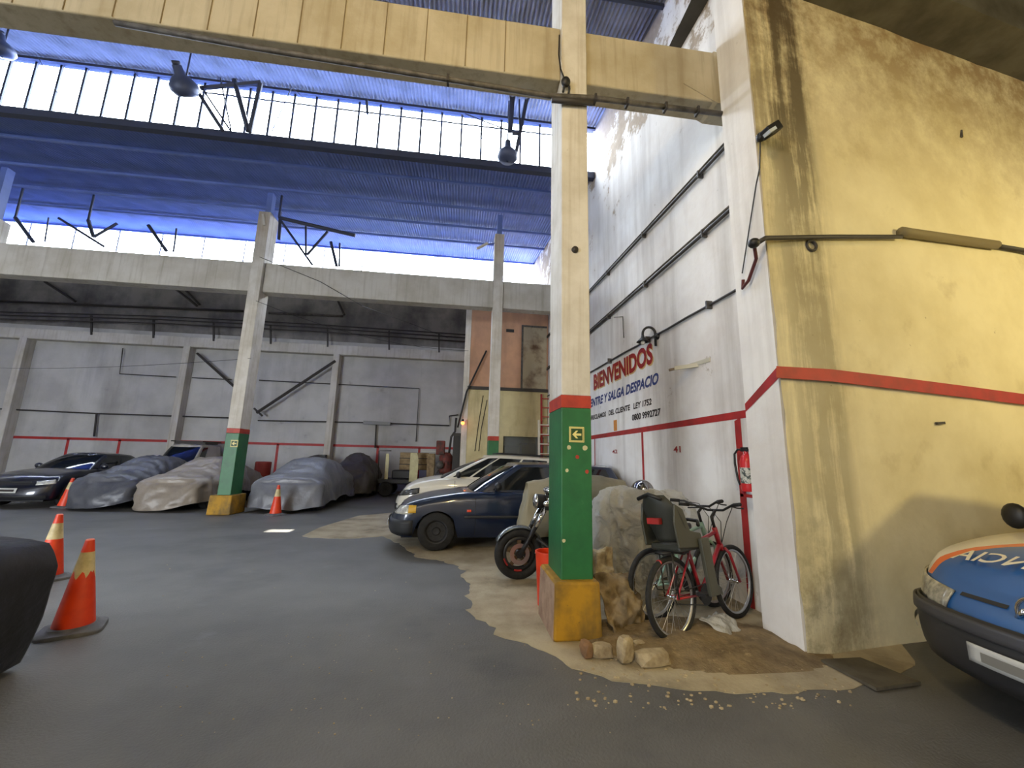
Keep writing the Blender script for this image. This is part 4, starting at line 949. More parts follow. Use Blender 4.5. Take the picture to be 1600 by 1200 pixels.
# ---- dark sedan on the left
M_navy = carpaint('paint_navy', lin(18, 22, 40), lin(14, 18, 32))
PS = dict(L=3.95, W=1.70, sill=.17, wr=.29, wheels=(1.2, -1.2), mat=M_navy, df=.45, ef=2.3,
          top=[(-2.17, .86), (-1.9, .92), (-1.4, .92), (-.5, .90), (.5, .90), (.9, .885), (1.4, .80), (1.75, .70), (1.98, .58)],
          gh=(.85, -1.70, .05, -1.15, .73, .52), roof=[(-1.2, 1.28), (-.6, 1.33), (-.1, 1.33), (.1, 1.30)], rcrown=.04,
          sidewin=((.19, .46), (.49, .78)), rim=M_alu)
rs, cs = place_car('dark navy sedan at the left edge facing the camera', -10.85, 11.72+1.975, -90, PS)
M_plate = mat('plate', lin(190, 190, 186), .5)
for sd in (1, -1):
    cs.patch('headlight', M_lens, .06, .125, .56, .68, .012, side=sd, solid=.01, zf=lambda f_: (.55+.03*f_, .64+.045*f_))
    for x in (.75, -.25): cs.seam(x, sd, .24, .88)
    cs.mirror(.20, .1, sd, M_navy)
cs.patch('grille', M_black, -.045, .045, .55, .63, .008, wrap=True); cs.patch('lower_grille', M_black, -.10, .10, .22, .30, .006, wrap=True)
pl = cs.patch('number_plate', M_plate, -.022, .022, .37, .48, .02, wrap=True); cs.patch('plate_band', M_ltr_blk, -.017, .017, .40, .45, .023, wrap=True, n=6)
# ---- white van behind the covered cars
PV = dict(L=2.4, W=1.42, sill=.2, wr=.28, wheels=(.72, -.72), mat=mat('van_white', lin(190, 186, 174), .5, col2=lin(170, 166, 154), scale=2), df=.4,
          top=[(-1.2, 1.05), (-.8, 1.05), (.25, 1.06), (.6, 1.05), (.95, .95), (1.2, .7)], gh=(.72, -1.17, .17, -1.15, .64, .56),
          roof=[(-1.18, 1.66), (-.4, 1.70), (.08, 1.68), (.25, 1.64)], rcrown=.05, sidewin=((.19, .36),), rim=M_alu)
rv, cv = place_car('white delivery van with a roof rack behind the covered cars', -10.05, 16.95, -93, PV, 'van', 'van')
for sd in (1, -1): cv.mirror(.2, .1, sd, M_black)
q = MB()
for x in (-.8, -.1): q.bar((x, -.55, 1.80), (x, .55, 1.80), .05, .12)
for y in (-.55, .55): q.bar((-1.0, y, 1.84), (.1, y, 1.84), .04, .04)
q.build('roof_rack', M_pipedk, rv)

# ---- ambulance on the right
def livery():
    m = carpaint('ambulance_livery', lin(226, 220, 206), metal=0, coat=.4, rough=.4); nt = m.node_tree; L = nt.links; p = nt.nodes['Principled BSDF']
    tc = nd(nt, 'ShaderNodeTexCoord'); sp = nd(nt, 'ShaderNodeSeparateXYZ'); L.new(tc.outputs['Object'], sp.inputs[0])
    def mth(op, a, b):
        n = nd(nt, 'ShaderNodeMath', operation=op)
        for i, x in enumerate((a, b)):
            if isinstance(x, (int, float)): n.inputs[i].default_value = x
            else: L.new(x, n.inputs[i])
        return n.outputs[0]
    d = mth('SUBTRACT', sp.outputs[0], mth('ADD', mth('MULTIPLY', mth('MULTIPLY', sp.outputs[1], sp.outputs[1]), .85), 1.42))
    low = mth('LESS_THAN', sp.outputs[2], .72)
    blue = mth('MAXIMUM', mth('GREATER_THAN', d, 0.0), mth('MULTIPLY', low, mth('GREATER_THAN', sp.outputs[0], 1.55)))
    org = mth('GREATER_THAN', d, -.085)
    a = nd(nt, 'ShaderNodeMix', data_type='RGBA'); L.new(org, a.inputs[0]); a.inputs[6].default_value = lin(226, 220, 206); a.inputs[7].default_value = lin(224, 104, 46)
    b = nd(nt, 'ShaderNodeMix', data_type='RGBA'); L.new(blue, b.inputs[0]); L.new(a.outputs[2], b.inputs[6]); b.inputs[7].default_value = lin(36, 88, 148)
    L.new(b.outputs[2], p.inputs['Base Color']); return m
M_ambw = livery()
PA = dict(L=4.2, W=1.72, sill=.22, wr=.30, wheels=(1.30, -1.30), mat=M_ambw, df=.50, ef=2.1, crown=.07,
          top=[(-2.1, 1.02), (-1.0, 1.02), (.7, 1.01), (1.15, .99), (1.5, .93), (1.85, .82), (2.1, .70)],
          gh=(1.18, -2.05, .45, -2.0, .78, .68), roof=[(-2.05, 1.80), (-.5, 1.82), (.3, 1.80), (.55, 1.76)], rcrown=.05,
          sidewin=((.165, .215), (.225, .43)), rim=mat('steel_rim', lin(52, 52, 54), .6, .3), nose=[(0, .04), (.25, 0), (.5, .0), (.75, .06), (1, .20)],
          glass=mat('amb_glass', lin(60, 60, 48), .06, spec=.6))
AH = 177
fa = math.radians(AH); FC = Vector((3.06, 2.02, 0))
rA, cA = place_car('blue and white ambulance nose with mirrored lettering on its bonnet', FC.x-2.1*math.cos(fa), FC.y-2.1*math.sin(fa), AH, PA, 'ambulance', 'ambulance')
M_ablue = mat('ambulance_blue', lin(40, 92, 150), .35, coat=.5, col2=lin(36, 84, 140), scale=2)
M_aor = mat('ambulance_orange', lin(224, 108, 50), .4, coat=.4)
# bonnet lettering, mirrored so that it reads right in a driving mirror
def hoodtext(a, b):
    y = .58-1.16*a; x = 1.72+.12*(1-b)-.05*(y/.6)**2; return Vector((x, y, cA.top_z(x, y)+.006))
o = text('AMBULANCIA', 'bonnet_lettering', mat('letter_white', lin(226, 220, 200), .5), V(0, 0, 0), (1, 0, 0), (0, 1, 0), 1, 1, rA, off=.01, fn=lambda a, b: hoodtext(a, b)); o['label'] = 'mirrored word AMBULANCIA'
cA.patch('nose_slot', M_black, -.05, -.018, .66, .68, .008, wrap=True); cA.patch('nose_slot', M_black, .018, .05, .66, .68, .008, wrap=True)
cA.patch('bumper', mat('bumper_black', lin(44, 44, 46), .5), -.22, .22, .24, .58, .035, wrap=True, n=36, nz=7, solid=.015)
cA.patch('bumper_ridge', mat('bumper_ridge', lin(58, 58, 62), .45), -.21, .21, .50, .57, .055, wrap=True, n=36, nz=4, solid=.012)
for sd in (1, -1):
    cA.patch('headlight', mat('amb_lens', lin(170, 166, 150), .08, coat=.7, col2=lin(110, 108, 100), scale=16), .055, .17, .58, .82, .014, side=sd, solid=.012, n=14, nz=7, zf=lambda f_: (.56+.05*f_, .675+.10*f_))
    cA.patch('headlight_bulb', M_chrome, .125, .143, .68, .71, .022, side=sd, n=4, nz=3)
    cA.patch('fog_strip', mat('fog', lin(190, 184, 160), .3), .085, .14, .36, .40, .065, side=sd, n=6, nz=3, zf=lambda f_: (.37+.04*f_, .40+.05*f_))
    q = MB(); p = cA.gh(.17, .06, 0, sd); q.tube([p, p+V(0, sd*.12, .03)], .02, 6); q.ball(p+V(.0, sd*.15, .06), (.055, .085, .10)); q.build('wing_mirror_shell', M_black, rA, True)
    cA.patch('sill_trim', M_bump, .24, .80, .24, .34, .01, side=sd, n=20)
cA.patch('number_plate', M_plate, -.026, .026, .36, .46, .075, wrap=True, solid=.006)
cA.patch('plate_band', mat('plate_dark', lin(120, 118, 112), .6), -.018, .018, .38, .43, .082, wrap=True)
q = MB(); a = cA.body(0, z=.66, off=.02)
for i in range(5):
    q.bar(a+V(0, (i-2)*.045-.02, -.03), a+V(.01, (i-2)*.045+.03, .03), .018, .02)
q.torus(.105, .010, a+V(0, 0, 0), (1, 0, -.15), 28, 6); eb = q.build('emblem', M_chrome, rA, True); eb['label'] = 'chrome emblem on the ambulance nose'
q = MB(); q.tube([cA.gh(abs(.10-.2*i/10), .07, .02, 1 if i < 5 else -1) for i in range(11)], .012, 6); q.build('wiper', M_black, rA, True)
# board lying on the floor beside the pier
q = MB(); P4 = [gp(1283, 1036), gp(1345, 1033), gp(1440, 1072), gp(1370, 1082)]
q.prism([p+V(0, 0, .007) for p in P4], (0, 0, 0), (0, 0, .02)); tag(q.build('floor_board', mat('grey_board', lin(86, 80, 66), .8, col2=lin(66, 60, 50), scale=6)), 'flat grey board on the floor at the foot of the stained wall', 'board')

# ================================================================== COVERED CARS
def tarp(name, c, c2, rough=.45, spec=.5):
    return mat(name, lin(*c), rough, col2=lin(*c2), scale=1.6, spec=spec, bump=.55, bscale=9)
def covered(label, x, y, heading, L, W, prof, m, seed, hem=.10, hemj=.08, wr=.03, name='covered_car', cat='covered car', tumble=.36, df=.35, wheels=True, front_low=0, flare=.07, hemtilt=0):
    t = thing(name, label, cat, (x, y, 0), math.radians(heading))
    if max(x_ for x_, _ in prof) > L/2: k_ = L/2/max(x_ for x_, _ in prof); prof = [(x_*k_, z_) for x_, z_ in prof]
    b = Shell(L/2, -L/2, W/2, df, df*.8, 2.8, 2.8, .03, nA=18, nS=90); top = smooth_tab(prof, k=3); sd_ = Vector((seed*3.1, seed*1.7, seed*.9))
    hood = min(z for _, z in prof)
    def pt(q, tt, side):
        px_, py, wf = b.plan(q); zt = interp(top, px_); zb = hem+hemj*(fbm(Vector((px_*1.1, py*side*1.1, 0))+sd_, 1.2, 1, 2))
        if wf < .4 and abs(px_) < L/2-.5: zb += front_low*max(0, 1-abs(px_)/(L/2-.3))
        zb += hemtilt*max(0, side*py/(W/2))**1.5
        zb = max(.02, zb); z = zb+(zt-zb)*tt
        hi = max(0, z-hood*.95)
        ins = .02+.08*max(0, (tt-.75)/.25)**2+tumble*hi/max(.3, 1.35-hood)*.8
        ins -= flare*(1-tt)**2
        yy = py*(1-ins*(1-.2*abs(wf))/(W/2))
        xx = px_-wf*(.04+.16*tt**2.5)+wf*.05*(1-tt)
        p = Vector((xx, yy*side, z)); n = Vector((wf, side*(1-abs(wf)), .1)).normalized()
        f1 = noise.noise(Vector((xx*2.2, yy*side*2.2, z*.9))+sd_); f2 = noise.noise(Vector((xx*5.5+z*2, yy*side*5.5, z*1.6))+sd_)
        f3 = noise.noise(Vector((xx*3.5+z*5, yy*side*3.5-z*3, z*4))+sd_)
        r_ = (1-abs(f1)*2)*1.0+f2*.8+(1-abs(f3)*3.2)*.55
        return p+n*wr*r_*(1 if tt < .98 else .3)
    T = [0, .06, .14, .24, .36, .48, .6, .7, .8, .88, .94, .98, 1]
    mb = MB()
    for side in (1, -1): mb.grid([[pt(q, tt, side) for q in b.S] for tt in T])
    rows = []
    for q in b.S:
        a, c = pt(q, 1, 1), pt(q, 1, -1); row = []
        for k in range(13):
            f_ = k/12; p = a.lerp(c, f_); g = 4*f_*(1-f_)
            f1 = noise.noise(Vector((p.x*2.4, p.y*1.8, 3))+sd_); f2 = noise.noise(Vector((p.x*1.2+p.y*2.5, p.y*5, 7))+sd_)
            f3 = noise.noise(Vector((p.x*4-p.y*3, p.y*4+p.x*2, 5))+sd_); p.z += g*.05+(wr*.8*((1-abs(f1)*2)+.6*f2+(1-abs(f3)*3.2)*.6))*min(1, g*3); row.append(p)
        rows.append(row)
    mb.grid(rows); mb.build('cover', m, t, True)
    if wheels:
        for sx in (L/2-.8, -L/2+.75):
            for s_ in (1, -1):
                q = MB(); q.lathe([(.1, -.08), (.26, -.08), (.28, -.04), (.28, .04), (.26, .08), (.1, .08)], 24, (sx, s_*(W/2-.18), .28), (0, 1, 0)); q.build('wheel', M_rub, t, True, auto=40)
        q = MB(); q.box((-L/2+.35, -W/2+.2, .2), (L/2-.35, W/2-.2, .45)); q.build('underbody', M_black, t)
    return t
SED = lambda hh=1.3, hd=.82: [(-2.1, hd+.02), (-1.7, hd+.1), (-1.35, hd+.16), (-.75, hh-.03), (-.2, hh), (.2, hh-.02), (.9, hd+.14), (1.1, hd+.06), (1.6, hd), (2.0, hd-.10), (2.1, hd-.14)]
M_tdk = tarp('tarp_dark_grey', (84, 86, 94), (66, 68, 76), .4)
M_tbg = tarp('tarp_beige', (146, 136, 124), (124, 114, 104), .38)
M_tbl = tarp('tarp_blue_grey', (118, 120, 128), (98, 100, 106), .38)
M_tgr = tarp('tarp_dark_brown', (84, 80, 76), (66, 62, 60), .55)
M_tbk = tarp('tarp_black', (40, 40, 48), (30, 30, 36), .4)
covered('car under a dark grey plastic cover beside the navy sedan', -8.72, 11.45+1.8, -90, 3.6, 1.50, SED(1.22, .80), M_tdk, 1, .05, .05, .055, hemtilt=.18, df=.55, flare=.03)
covered('car under a shiny beige cover left of the middle column', -7.08, 11.25+1.85, -90, 3.7, 1.56, SED(1.24, .80), M_tbg, 2, .04, .05, .045, front_low=.15, hemtilt=.22, df=.5, flare=.03)
covered('car under a blue-grey cover right of the middle column', -4.34, 11.25+1.88, -90, 3.75, 1.74, SED(1.30, .84), M_tbl, 3, .13, .10, .036, front_low=.12)
covered('car under a dark brown cover behind the blue-grey covered car', -3.78, 16.55, -90, 2.75, 1.4, [(-1.38, .9), (-1.0, 1.35), (0, 1.5), (.4, 1.48), (.9, 1.1), (1.38, .8)], M_tgr, 4, .15, .1, .05)
covered('low load under a grey sheet behind the middle column', -5.35, 16.7, -90, 1.5, 1.3, [(-.75, 1.0), (-.3, 1.35), (.2, 1.32), (.75, .95)], M_tgr, 5, .05, .05, .05, name='covered_load', cat='covered load', wheels=False)
p = atY(412, 722, 15.4); q = MB(); q.lathe([(0, 0), (.24, 0), (.25, .02), (.25, p.z*.45), (.26, p.z*.46), (.25, p.z*.47), (.25, p.z), (.22, p.z+.02), (0, p.z+.02)], 24, (p.x, p.y, 0)); tag(q.build('red_drum', mat('can_red', lin(150, 50, 44), .5), None, True, auto=40), 'red drum seen between the column and the blue-grey covered car', 'drum')
covered('black-covered vehicle cut by the left edge in the foreground', -2.66-.84, 3.46-1.7, 90, 3.4, 1.70, [(-1.7, .80), (-.9, .88), (.4, .88), (1.1, .86), (1.7, .80)], M_tbk, 6, .06, .05, .010, tumble=.05, df=.10, flare=-.12, name='covered_car')
covered('small vehicle under an olive-beige cover between the blue car and the motorcycle', 1.78, 6.22, 180, 1.75, .5, [(-.87, 1.1), (-.4, 1.17), (.3, 1.16), (.87, 1.04)], tarp('tarp_olive', (142, 134, 110), (116, 110, 90), .6), 8, .38, .05, .02, tumble=.12, df=.15, wheels=False, name='covered_motorbike', cat='covered motorbike')
q = MB()
for x in (1.2, 2.35): q.lathe([(.17, -.05), (.27, -.05), (.30, 0), (.27, .05), (.17, .05)], 24, (x, 6.22, .30), (0, 1, 0))
q.bar((1.2, 6.22, .3), (2.35, 6.22, .35), .08, .1); q.bar((1.7, 6.22, .3), (1.7, 6.22, .8), .2, .2)
o = q.build('running_gear', M_rub, bpy.data.objects['covered_motorbike'], True, world=True, auto=40)

# ================================================================== TRAFFIC CONES
def cone(label, loc, h=.72, tilt=(0, 0), band=(.60, .86), base=True, torn=False, rz=0):
    t = thing('traffic_cone', label, 'traffic cone', loc, rot=(tilt[0], tilt[1], rz), group='orange traffic cones')
    R = lambda f_: .135*h/.72*(1-f_)+.030*h/.72*f_; z0 = .04
    zz = lambda f_: z0+(h-z0)*f_
    def seg(name, f0, f1, m, jag=0):
        q = MB(); n = 32; k = 6; rows = []
        for i in range(k+1):
            row = []
            for j in range(n):
                lo = f0+(jag*noise.noise(Vector((math.cos(2*PI*j/n)*2.4, math.sin(2*PI*j/n)*2.4, 1.3))) if jag > 0 else 0)
                hi = f1+(-jag*noise.noise(Vector((math.cos(2*PI*j/n)*2.4, math.sin(2*PI*j/n)*2.4, 1.3))) if jag < 0 else 0)
                f_ = lo+(hi-lo)*i/k; a = 2*PI*j/n; row.append(V(R(f_)*math.cos(a), R(f_)*math.sin(a), zz(f_)))
            rows.append(row)
        q.grid(rows, True); return q.build(name, m, t, True)
    jg = .12 if torn else 0
    seg('cone_body', 0, band[0], M_orange, -jg); seg('reflective_band', band[0], band[1], M_coneband, jg); 
    tp = seg('cone_tip', band[1], 1.0, M_orange)
    q = MB(); q.lathe([(R(1), zz(1)), (R(1)*.8, zz(1)+.008), (R(1)*.5, zz(1)+.006)], 20); q.build('tip_rim', mat('tip_pale', lin(236, 130, 110), .4), t, True)
    if base:
        q = MB(); s_ = .205*h/.72; n = 40; ring = []
        for j in range(n):
            a = 2*PI*j/n; c_, s2 = math.cos(a), math.sin(a); k = 5; rr = s_/((abs(c_)**k+abs(s2)**k)**(1/k)); ring.append((c_*rr, s2*rr))
        rows = [[V(x*f_, y*f_, z) for x, y in ring] for f_, z in ((1, 0), (1, .018), (.97, .026), (.75, .034), (.68, .05), (.3, .05))]
        q.grid(rows, True); q.build('base', M_grey, t, True, auto=40)
    return t
cone('orange traffic cone nearest the camera with a torn white band', tuple(gp(113, 985)), .70, torn=True, rz=.5)
cone('orange traffic cone half hidden behind the black-covered vehicle', tuple(gp(72, 905)), .70, rz=1.0)
cone('leaning orange traffic cone beside the navy sedan', tuple(gp(100, 793)), .72, (0, .08), base=True, rz=.2)
cone('orange traffic cone in front of the blue-grey covered car', tuple(gp(430, 805)), .70, (0, 0), rz=.9)
t = thing('orange_bucket', 'orange plastic bucket tucked behind the yellow column base', 'bucket', (.99, 4.42, 0))
q = MB(); q.lathe([(0, .0), (.12, 0), (.145, .5), (.152, .5), (.152, .52), (.135, .52), (.11, .02)], 28); q.build('pail', M_orange, t, True, auto=40)
q = MB(); q.tube([(.152*math.cos(a), .152*math.sin(a), .5-.03*math.sin(a)) for a in [PI*k/12 for k in range(13)]], .004, 6); q.build('handle', M_alu, t, True)

# ================================================================== MOTORCYCLE
t = thing('motorcycle', 'black and chrome motorcycle half hidden behind the near column', 'motorcycle', (.80, 5.33, 0), math.radians(4))
# local: front wheel at origin, bike runs back along +x
wr_ = .305
def mwheel(x, nm):
    q = MB(); q.torus(wr_-.055, .056, (x, 0, wr_), (0, 1, 0), 44, 14, 1.05); o = q.build(nm, M_rub, t, True)
    q = MB(); q.lathe([(.16, -.03), (.2, -.04), (.205, 0), (.2, .04), (.16, .03)], 36, (x, 0, wr_), (0, 1, 0)); q.build('rim', M_black, o, True)
    q = MB()
    for k in range(5):
        a = 2*PI*k/5+.3; c_, s_ = math.cos(a), math.sin(a); q.bar((x+.03*c_, -.0, wr_+.03*s_), (x+.19*c_, -.0, wr_+.19*s_), .05, .03, (0, 1, 0))
    q.build('spokes', mat('cast_bronze', lin(120, 104, 80), .4, .6), o)
    q = MB(); q.lathe([(.05, -.07), (.05, .07)], 16, (x, 0, wr_), (0, 1, 0), caps=True); q.build('hub', M_black, o, True, auto=40)
    q = MB(); q.lathe([(.075, 0), (.125, 0), (.125, .006), (.075, .006), (.075, 0)], 32, (x, -.07, wr_), (0, 1, 0)); q.build('brake_disc', M_alu, o)
    q = MB()
    for a0 in (3.4, 4.4): q.tube([(x+.195*math.cos(a0+.12*i), -.038, wr_+.195*math.sin(a0+.12*i)) for i in range(5)], .012, 6)
    q.build('rim_decal', M_red, o)
mwheel(0, 'front_wheel'); mwheel(1.38, 'rear_wheel')
q = MB(); k = []
for i in range(15):
    a = math.radians(35+115*i/14); k.append([V(math.cos(a)*(wr_+.03)+0, y, wr_+math.sin(a)*(wr_+.03)-abs(y)**2*5) for y in (-.075, -.06, -.03, 0, .03, .06, .075)])
q.grid(k); q.build('front_fender', mat('fender_grey', lin(86, 92, 96), .25, .5, coat=.6), t, True, solid=.006)
HD = V(.40, 0, 1.0)                                                  # steering head
for y in (-.10, .10):
    q = MB(); q.tube([(0, y, wr_), (.19, y, .63)], .026, 10); q.build('fork_slider', M_black, t, True)
    q = MB(); q.tube([(.19, y, .63), (.30, y, .83)], .031, 12); q.build('fork_cover', M_chrome, t, True)
    q = MB(); q.tube([(.30, y, .83), (.40, y, 1.02)], .02, 10); q.build('fork_tube', M_chrome, t, True)
q = MB(); q.box((.30, -.13, .83), (.37, .13, .87)); q.box((.36, -.13, .97), (.44, .13, 1.0)); q.build('yoke', M_black, t)
q = MB(); q.lathe([(.0, .0), (.05, .01), (.085, .05), (.09, .12), (.09, .14)], 20, (.36, 0, .93), (-1, 0, 0)); q.build('headlamp', M_black, t, True)
q = MB(); q.lathe([(.09, 0), (.095, .015), (.06, .035), (0, .045)], 20, (.22, 0, .93), (-1, 0, 0)); q.build('headlamp_rim', M_chrome, t, True)
for y in (-.22, .22):
    q = MB(); q.ball((.30, y, .92), (.05, .035, .035)); q.build('indicator', M_chrome, t, True)
q = MB(); q.lathe([(0, .03), (.045, .03), (.05, 0), (.045, -.05), (0, -.05)], 16, (.38, -.05, 1.07), (-.5, 0, 1)); q.lathe([(0, .03), (.045, .03), (.05, 0), (.045, -.05), (0, -.05)], 16, (.38, .06, 1.07), (-.5, 0, 1)); q.build('gauges', M_chrome, t, True)
q = MB(); q.tube([(.66, -.36, 1.04), (.52, -.34, 1.08), (.44, -.12, 1.05), (.44, .12, 1.05), (.52, .34, 1.08), (.66, .36, 1.04)], .013, 8); q.build('handlebar', M_chrome, t, True)
q = MB(); rows = []
for i in range(13):
    f_ = i/12; x = .46+.52*f_; w_ = .14*math.sin(PI*min(1, .12+.8*f_))**.7; h_ = .12*math.sin(PI*min(1, .15+.7*f_))**.6
    rows.append([V(x, w_*math.cos(2*PI*k/14), .86+h_*math.sin(2*PI*k/14)) for k in range(14)])
q.grid(rows, True); q.build('fuel_tank', mat('tank_black', lin(24, 26, 30), .2, coat=.8), t, True)
q = MB(); q.prism([(.95, 0, .80), (1.5, 0, .82), (1.62, 0, .93), (1.25, 0, .86), (1.0, 0, .88)], (0, -.13, 0), (0, .26, 0)); q.build('seat', M_black, t, bevel=.03)
q = MB(); q.tube([(.42, 0, .95), (.5, 0, .75), (.52, 0, .35), (.95, 0, .3), (1.05, 0, .6), (1.0, 0, .8)], .022, 8); q.tube([(.42, 0, .9), (1.0, 0, .78), (1.55, 0, .85)], .022, 8); q.tube([(1.0, 0, .4), (1.38, .1, wr_)], .025); q.tube([(1.0, 0, .4), (1.38, -.1, wr_)], .025); q.build('frame', M_black, t, True)
q = MB(); q.box((.55, -.16, .28), (1.0, .16, .52)); en = q.build('engine', M_alu, t, bevel=.05)
q = MB()
for i in range(7): q.box((.52, -.12, .50+i*.03), (.78, .12, .515+i*.03))
q.build('cylinder_fins', mat('fins', lin(120, 120, 118), .4, .7), en)
q = MB(); q.tube([(.52, -.1, .62), (.44, -.14, .5), (.46, -.15, .34), (.7, -.18, .26), (1.0, -.2, .26), (1.5, -.2, .34)], .035, 10); q.build('exhaust', M_chrome, t, True)
q = MB(); q.tube([(.2, -.12, .5), (.4, -.15, .36), (.3, -.17, .33)], .02, 8); q.build('brake_hose', M_black, t, True)

# ================================================================== CLEAR PLASTIC HEAP, RAGS, HELMET
M_film = plasticfilm('clear_plastic', lin(236, 236, 230), .30, .70)
def heap(name, label, cat, c, r, m, seed, n=56, k=26, amp=.10, flat=.55, kind=None, sharp=1.0):
    t = MB(); rows = []; sd_ = Vector((seed, seed*2.3, 0))
    for i in range(k+1):
        f_ = i/k; row = []
        for j in range(n):
            a = 2*PI*j/n; ph = f_*PI/2
            rr = max(0, math.cos(ph))**flat; zz_ = math.sin(ph)**.8
            x, y, z = r[0]*rr*math.cos(a), r[1]*rr*math.sin(a), r[2]*zz_
            p = Vector((x, y, z)); e = (1-abs(noise.noise(p*3.2+sd_))*2)*amp*.6+noise.noise(p*1.7+sd_)*amp*1.2+(1-abs(noise.noise(Vector((x*5+z*2, y*5, z*3.5-x*2))+sd_))*2)*amp*.30*sharp
            fold = .5*amp*(1-f_)*math.sin(a*9+3*noise.noise(p*1.5+sd_))*(1-f_)+.30*amp*(1-2*abs(math.sin(a*7+z*3+4*noise.noise(p*2.2+sd_))))*(1-.5*f_)
            d = Vector((math.cos(a)*rr, math.sin(a)*rr, .5*f_))
            p += d*(e+fold); p.z = max(0, p.z) if i else 0.0
            row.append(Vector(c)+p)
        rows.append(row)
    t.grid(rows, True); return tag(t.build(name, m, None, True), label, cat, None, kind)
heap('plastic_sheet', 'crumpled clear plastic sheet draped over a parked motorbike behind the bicycle', 'plastic sheet', (2.22, 4.84, .0), (.66, .22, 1.11), M_film, 3, n=150, k=64, amp=.13, flat=.35, sharp=1.6)
# the motorbike under the sheet
t = thing('sheeted_motorbike', 'motorbike standing under the crumpled clear plastic sheet', 'motorbike', (2.2, 4.84, 0))
for x in (-.38, .38):
    q = MB(); q.torus(.21, .045, (x, 0, .26), (0, 1, 0), 28, 10); q.build('wheel', M_rub, t, True)
q = MB(); q.box((-.3, -.12, .3), (.3, .12, .6)); q.build('engine', M_pipedk, t, bevel=.05)
q = MB(); q.ball((-.1, 0, .74), (.28, .12, .12)); q.build('tank', mat('tank_brown', lin(96, 76, 56), .4), t, True)
M_rag = mat('rag_brown', lin(146, 128, 98), .9, col2=lin(92, 80, 62), scale=6, bump=.5, bscale=20)
def rag(label, c, r, m, seed, rz=0, tilt=0):
    q = MB(); rows = []; sd_ = Vector((seed*1.3, seed, 2)); n = 22
    for i in range(n+1):
        row = []
        for j in range(n+1):
            a, b = i/n*2-1, j/n*2-1; p = Vector((a*r[0], b*r[1], 0))
            h = noise.noise(p*7+sd_)*r[2]*.7+(1-abs(noise.noise(Vector((p.x*14, p.y*7, 0))+sd_))*2)*r[2]*.6+max(0, 1-a*a-b*b)*r[2]*.8
            ed = 1+.18*noise.noise(Vector((a*2, b*2, seed))); row.append(Vector((p.x*ed, p.y*ed, h)))
        rows.append(row)
    q.grid(rows); q.xf(Matrix.Translation(Vector(c)) @ Matrix.Rotation(rz, 4, 'Z') @ Matrix.Rotation(tilt, 4, 'X')); return tag(q.build('crumpled_rag', m, None, True, solid=.008), label, 'rag')
rag('brown crumpled sacking slumped against the yellow column base', (1.50, 3.84, .20), (.20, .24, .12), M_rag, 1, .25, 1.0)
rag('pale torn sacking hanging over the brown pile by the column', (1.40, 4.08, .40), (.14, .22, .10), mat('rag_pale', lin(180, 164, 130), .9, col2=lin(120, 104, 80), scale=8, bump=.5), 4, -.2, 1.0)
rag('dirty plastic scrap lying between the bicycle wheels', (2.34, 3.62, .06), (.16, .12, .07), M_film, 7, .5, .3)
# chrome helmet on a post of the covered bike
t = thing('helmet', 'chrome open-face helmet resting on top of the plastic sheet', 'helmet', tuple(atY(1004, 776, 4.84)))
q = MB(); rows = []
for i in range(13):
    ph = PI*(.0+.72*i/12); rows.append([V(.128*math.sin(ph)*math.cos(2*PI*k/24), .15*math.sin(ph)*math.sin(2*PI*k/24), .06+.135*math.cos(ph)) for k in range(24)])
q.grid(rows, True); q.build('shell', mat('helmet_chrome', (.32, .32, .33, 1), .12, 1), t, True, solid=.008)
q = MB(); q.lathe([(.118, -.03), (.123, -.045), (.112, -.05)], 24, (0, 0, .0)); q.build('rim', M_black, t, True)
q = MB(); q.ball((0, -.137, .07), (.012, .006, .012)); q.build('stud', M_chrome, t, True)
P = t.location
q = MB(); q.tube([(P.x, P.y, P.z-.06), (P.x, P.y, .75)], .02); tag(q.build('mirror_stem', M_black), 'black stem carrying the helmet above the sheet', 'stem')

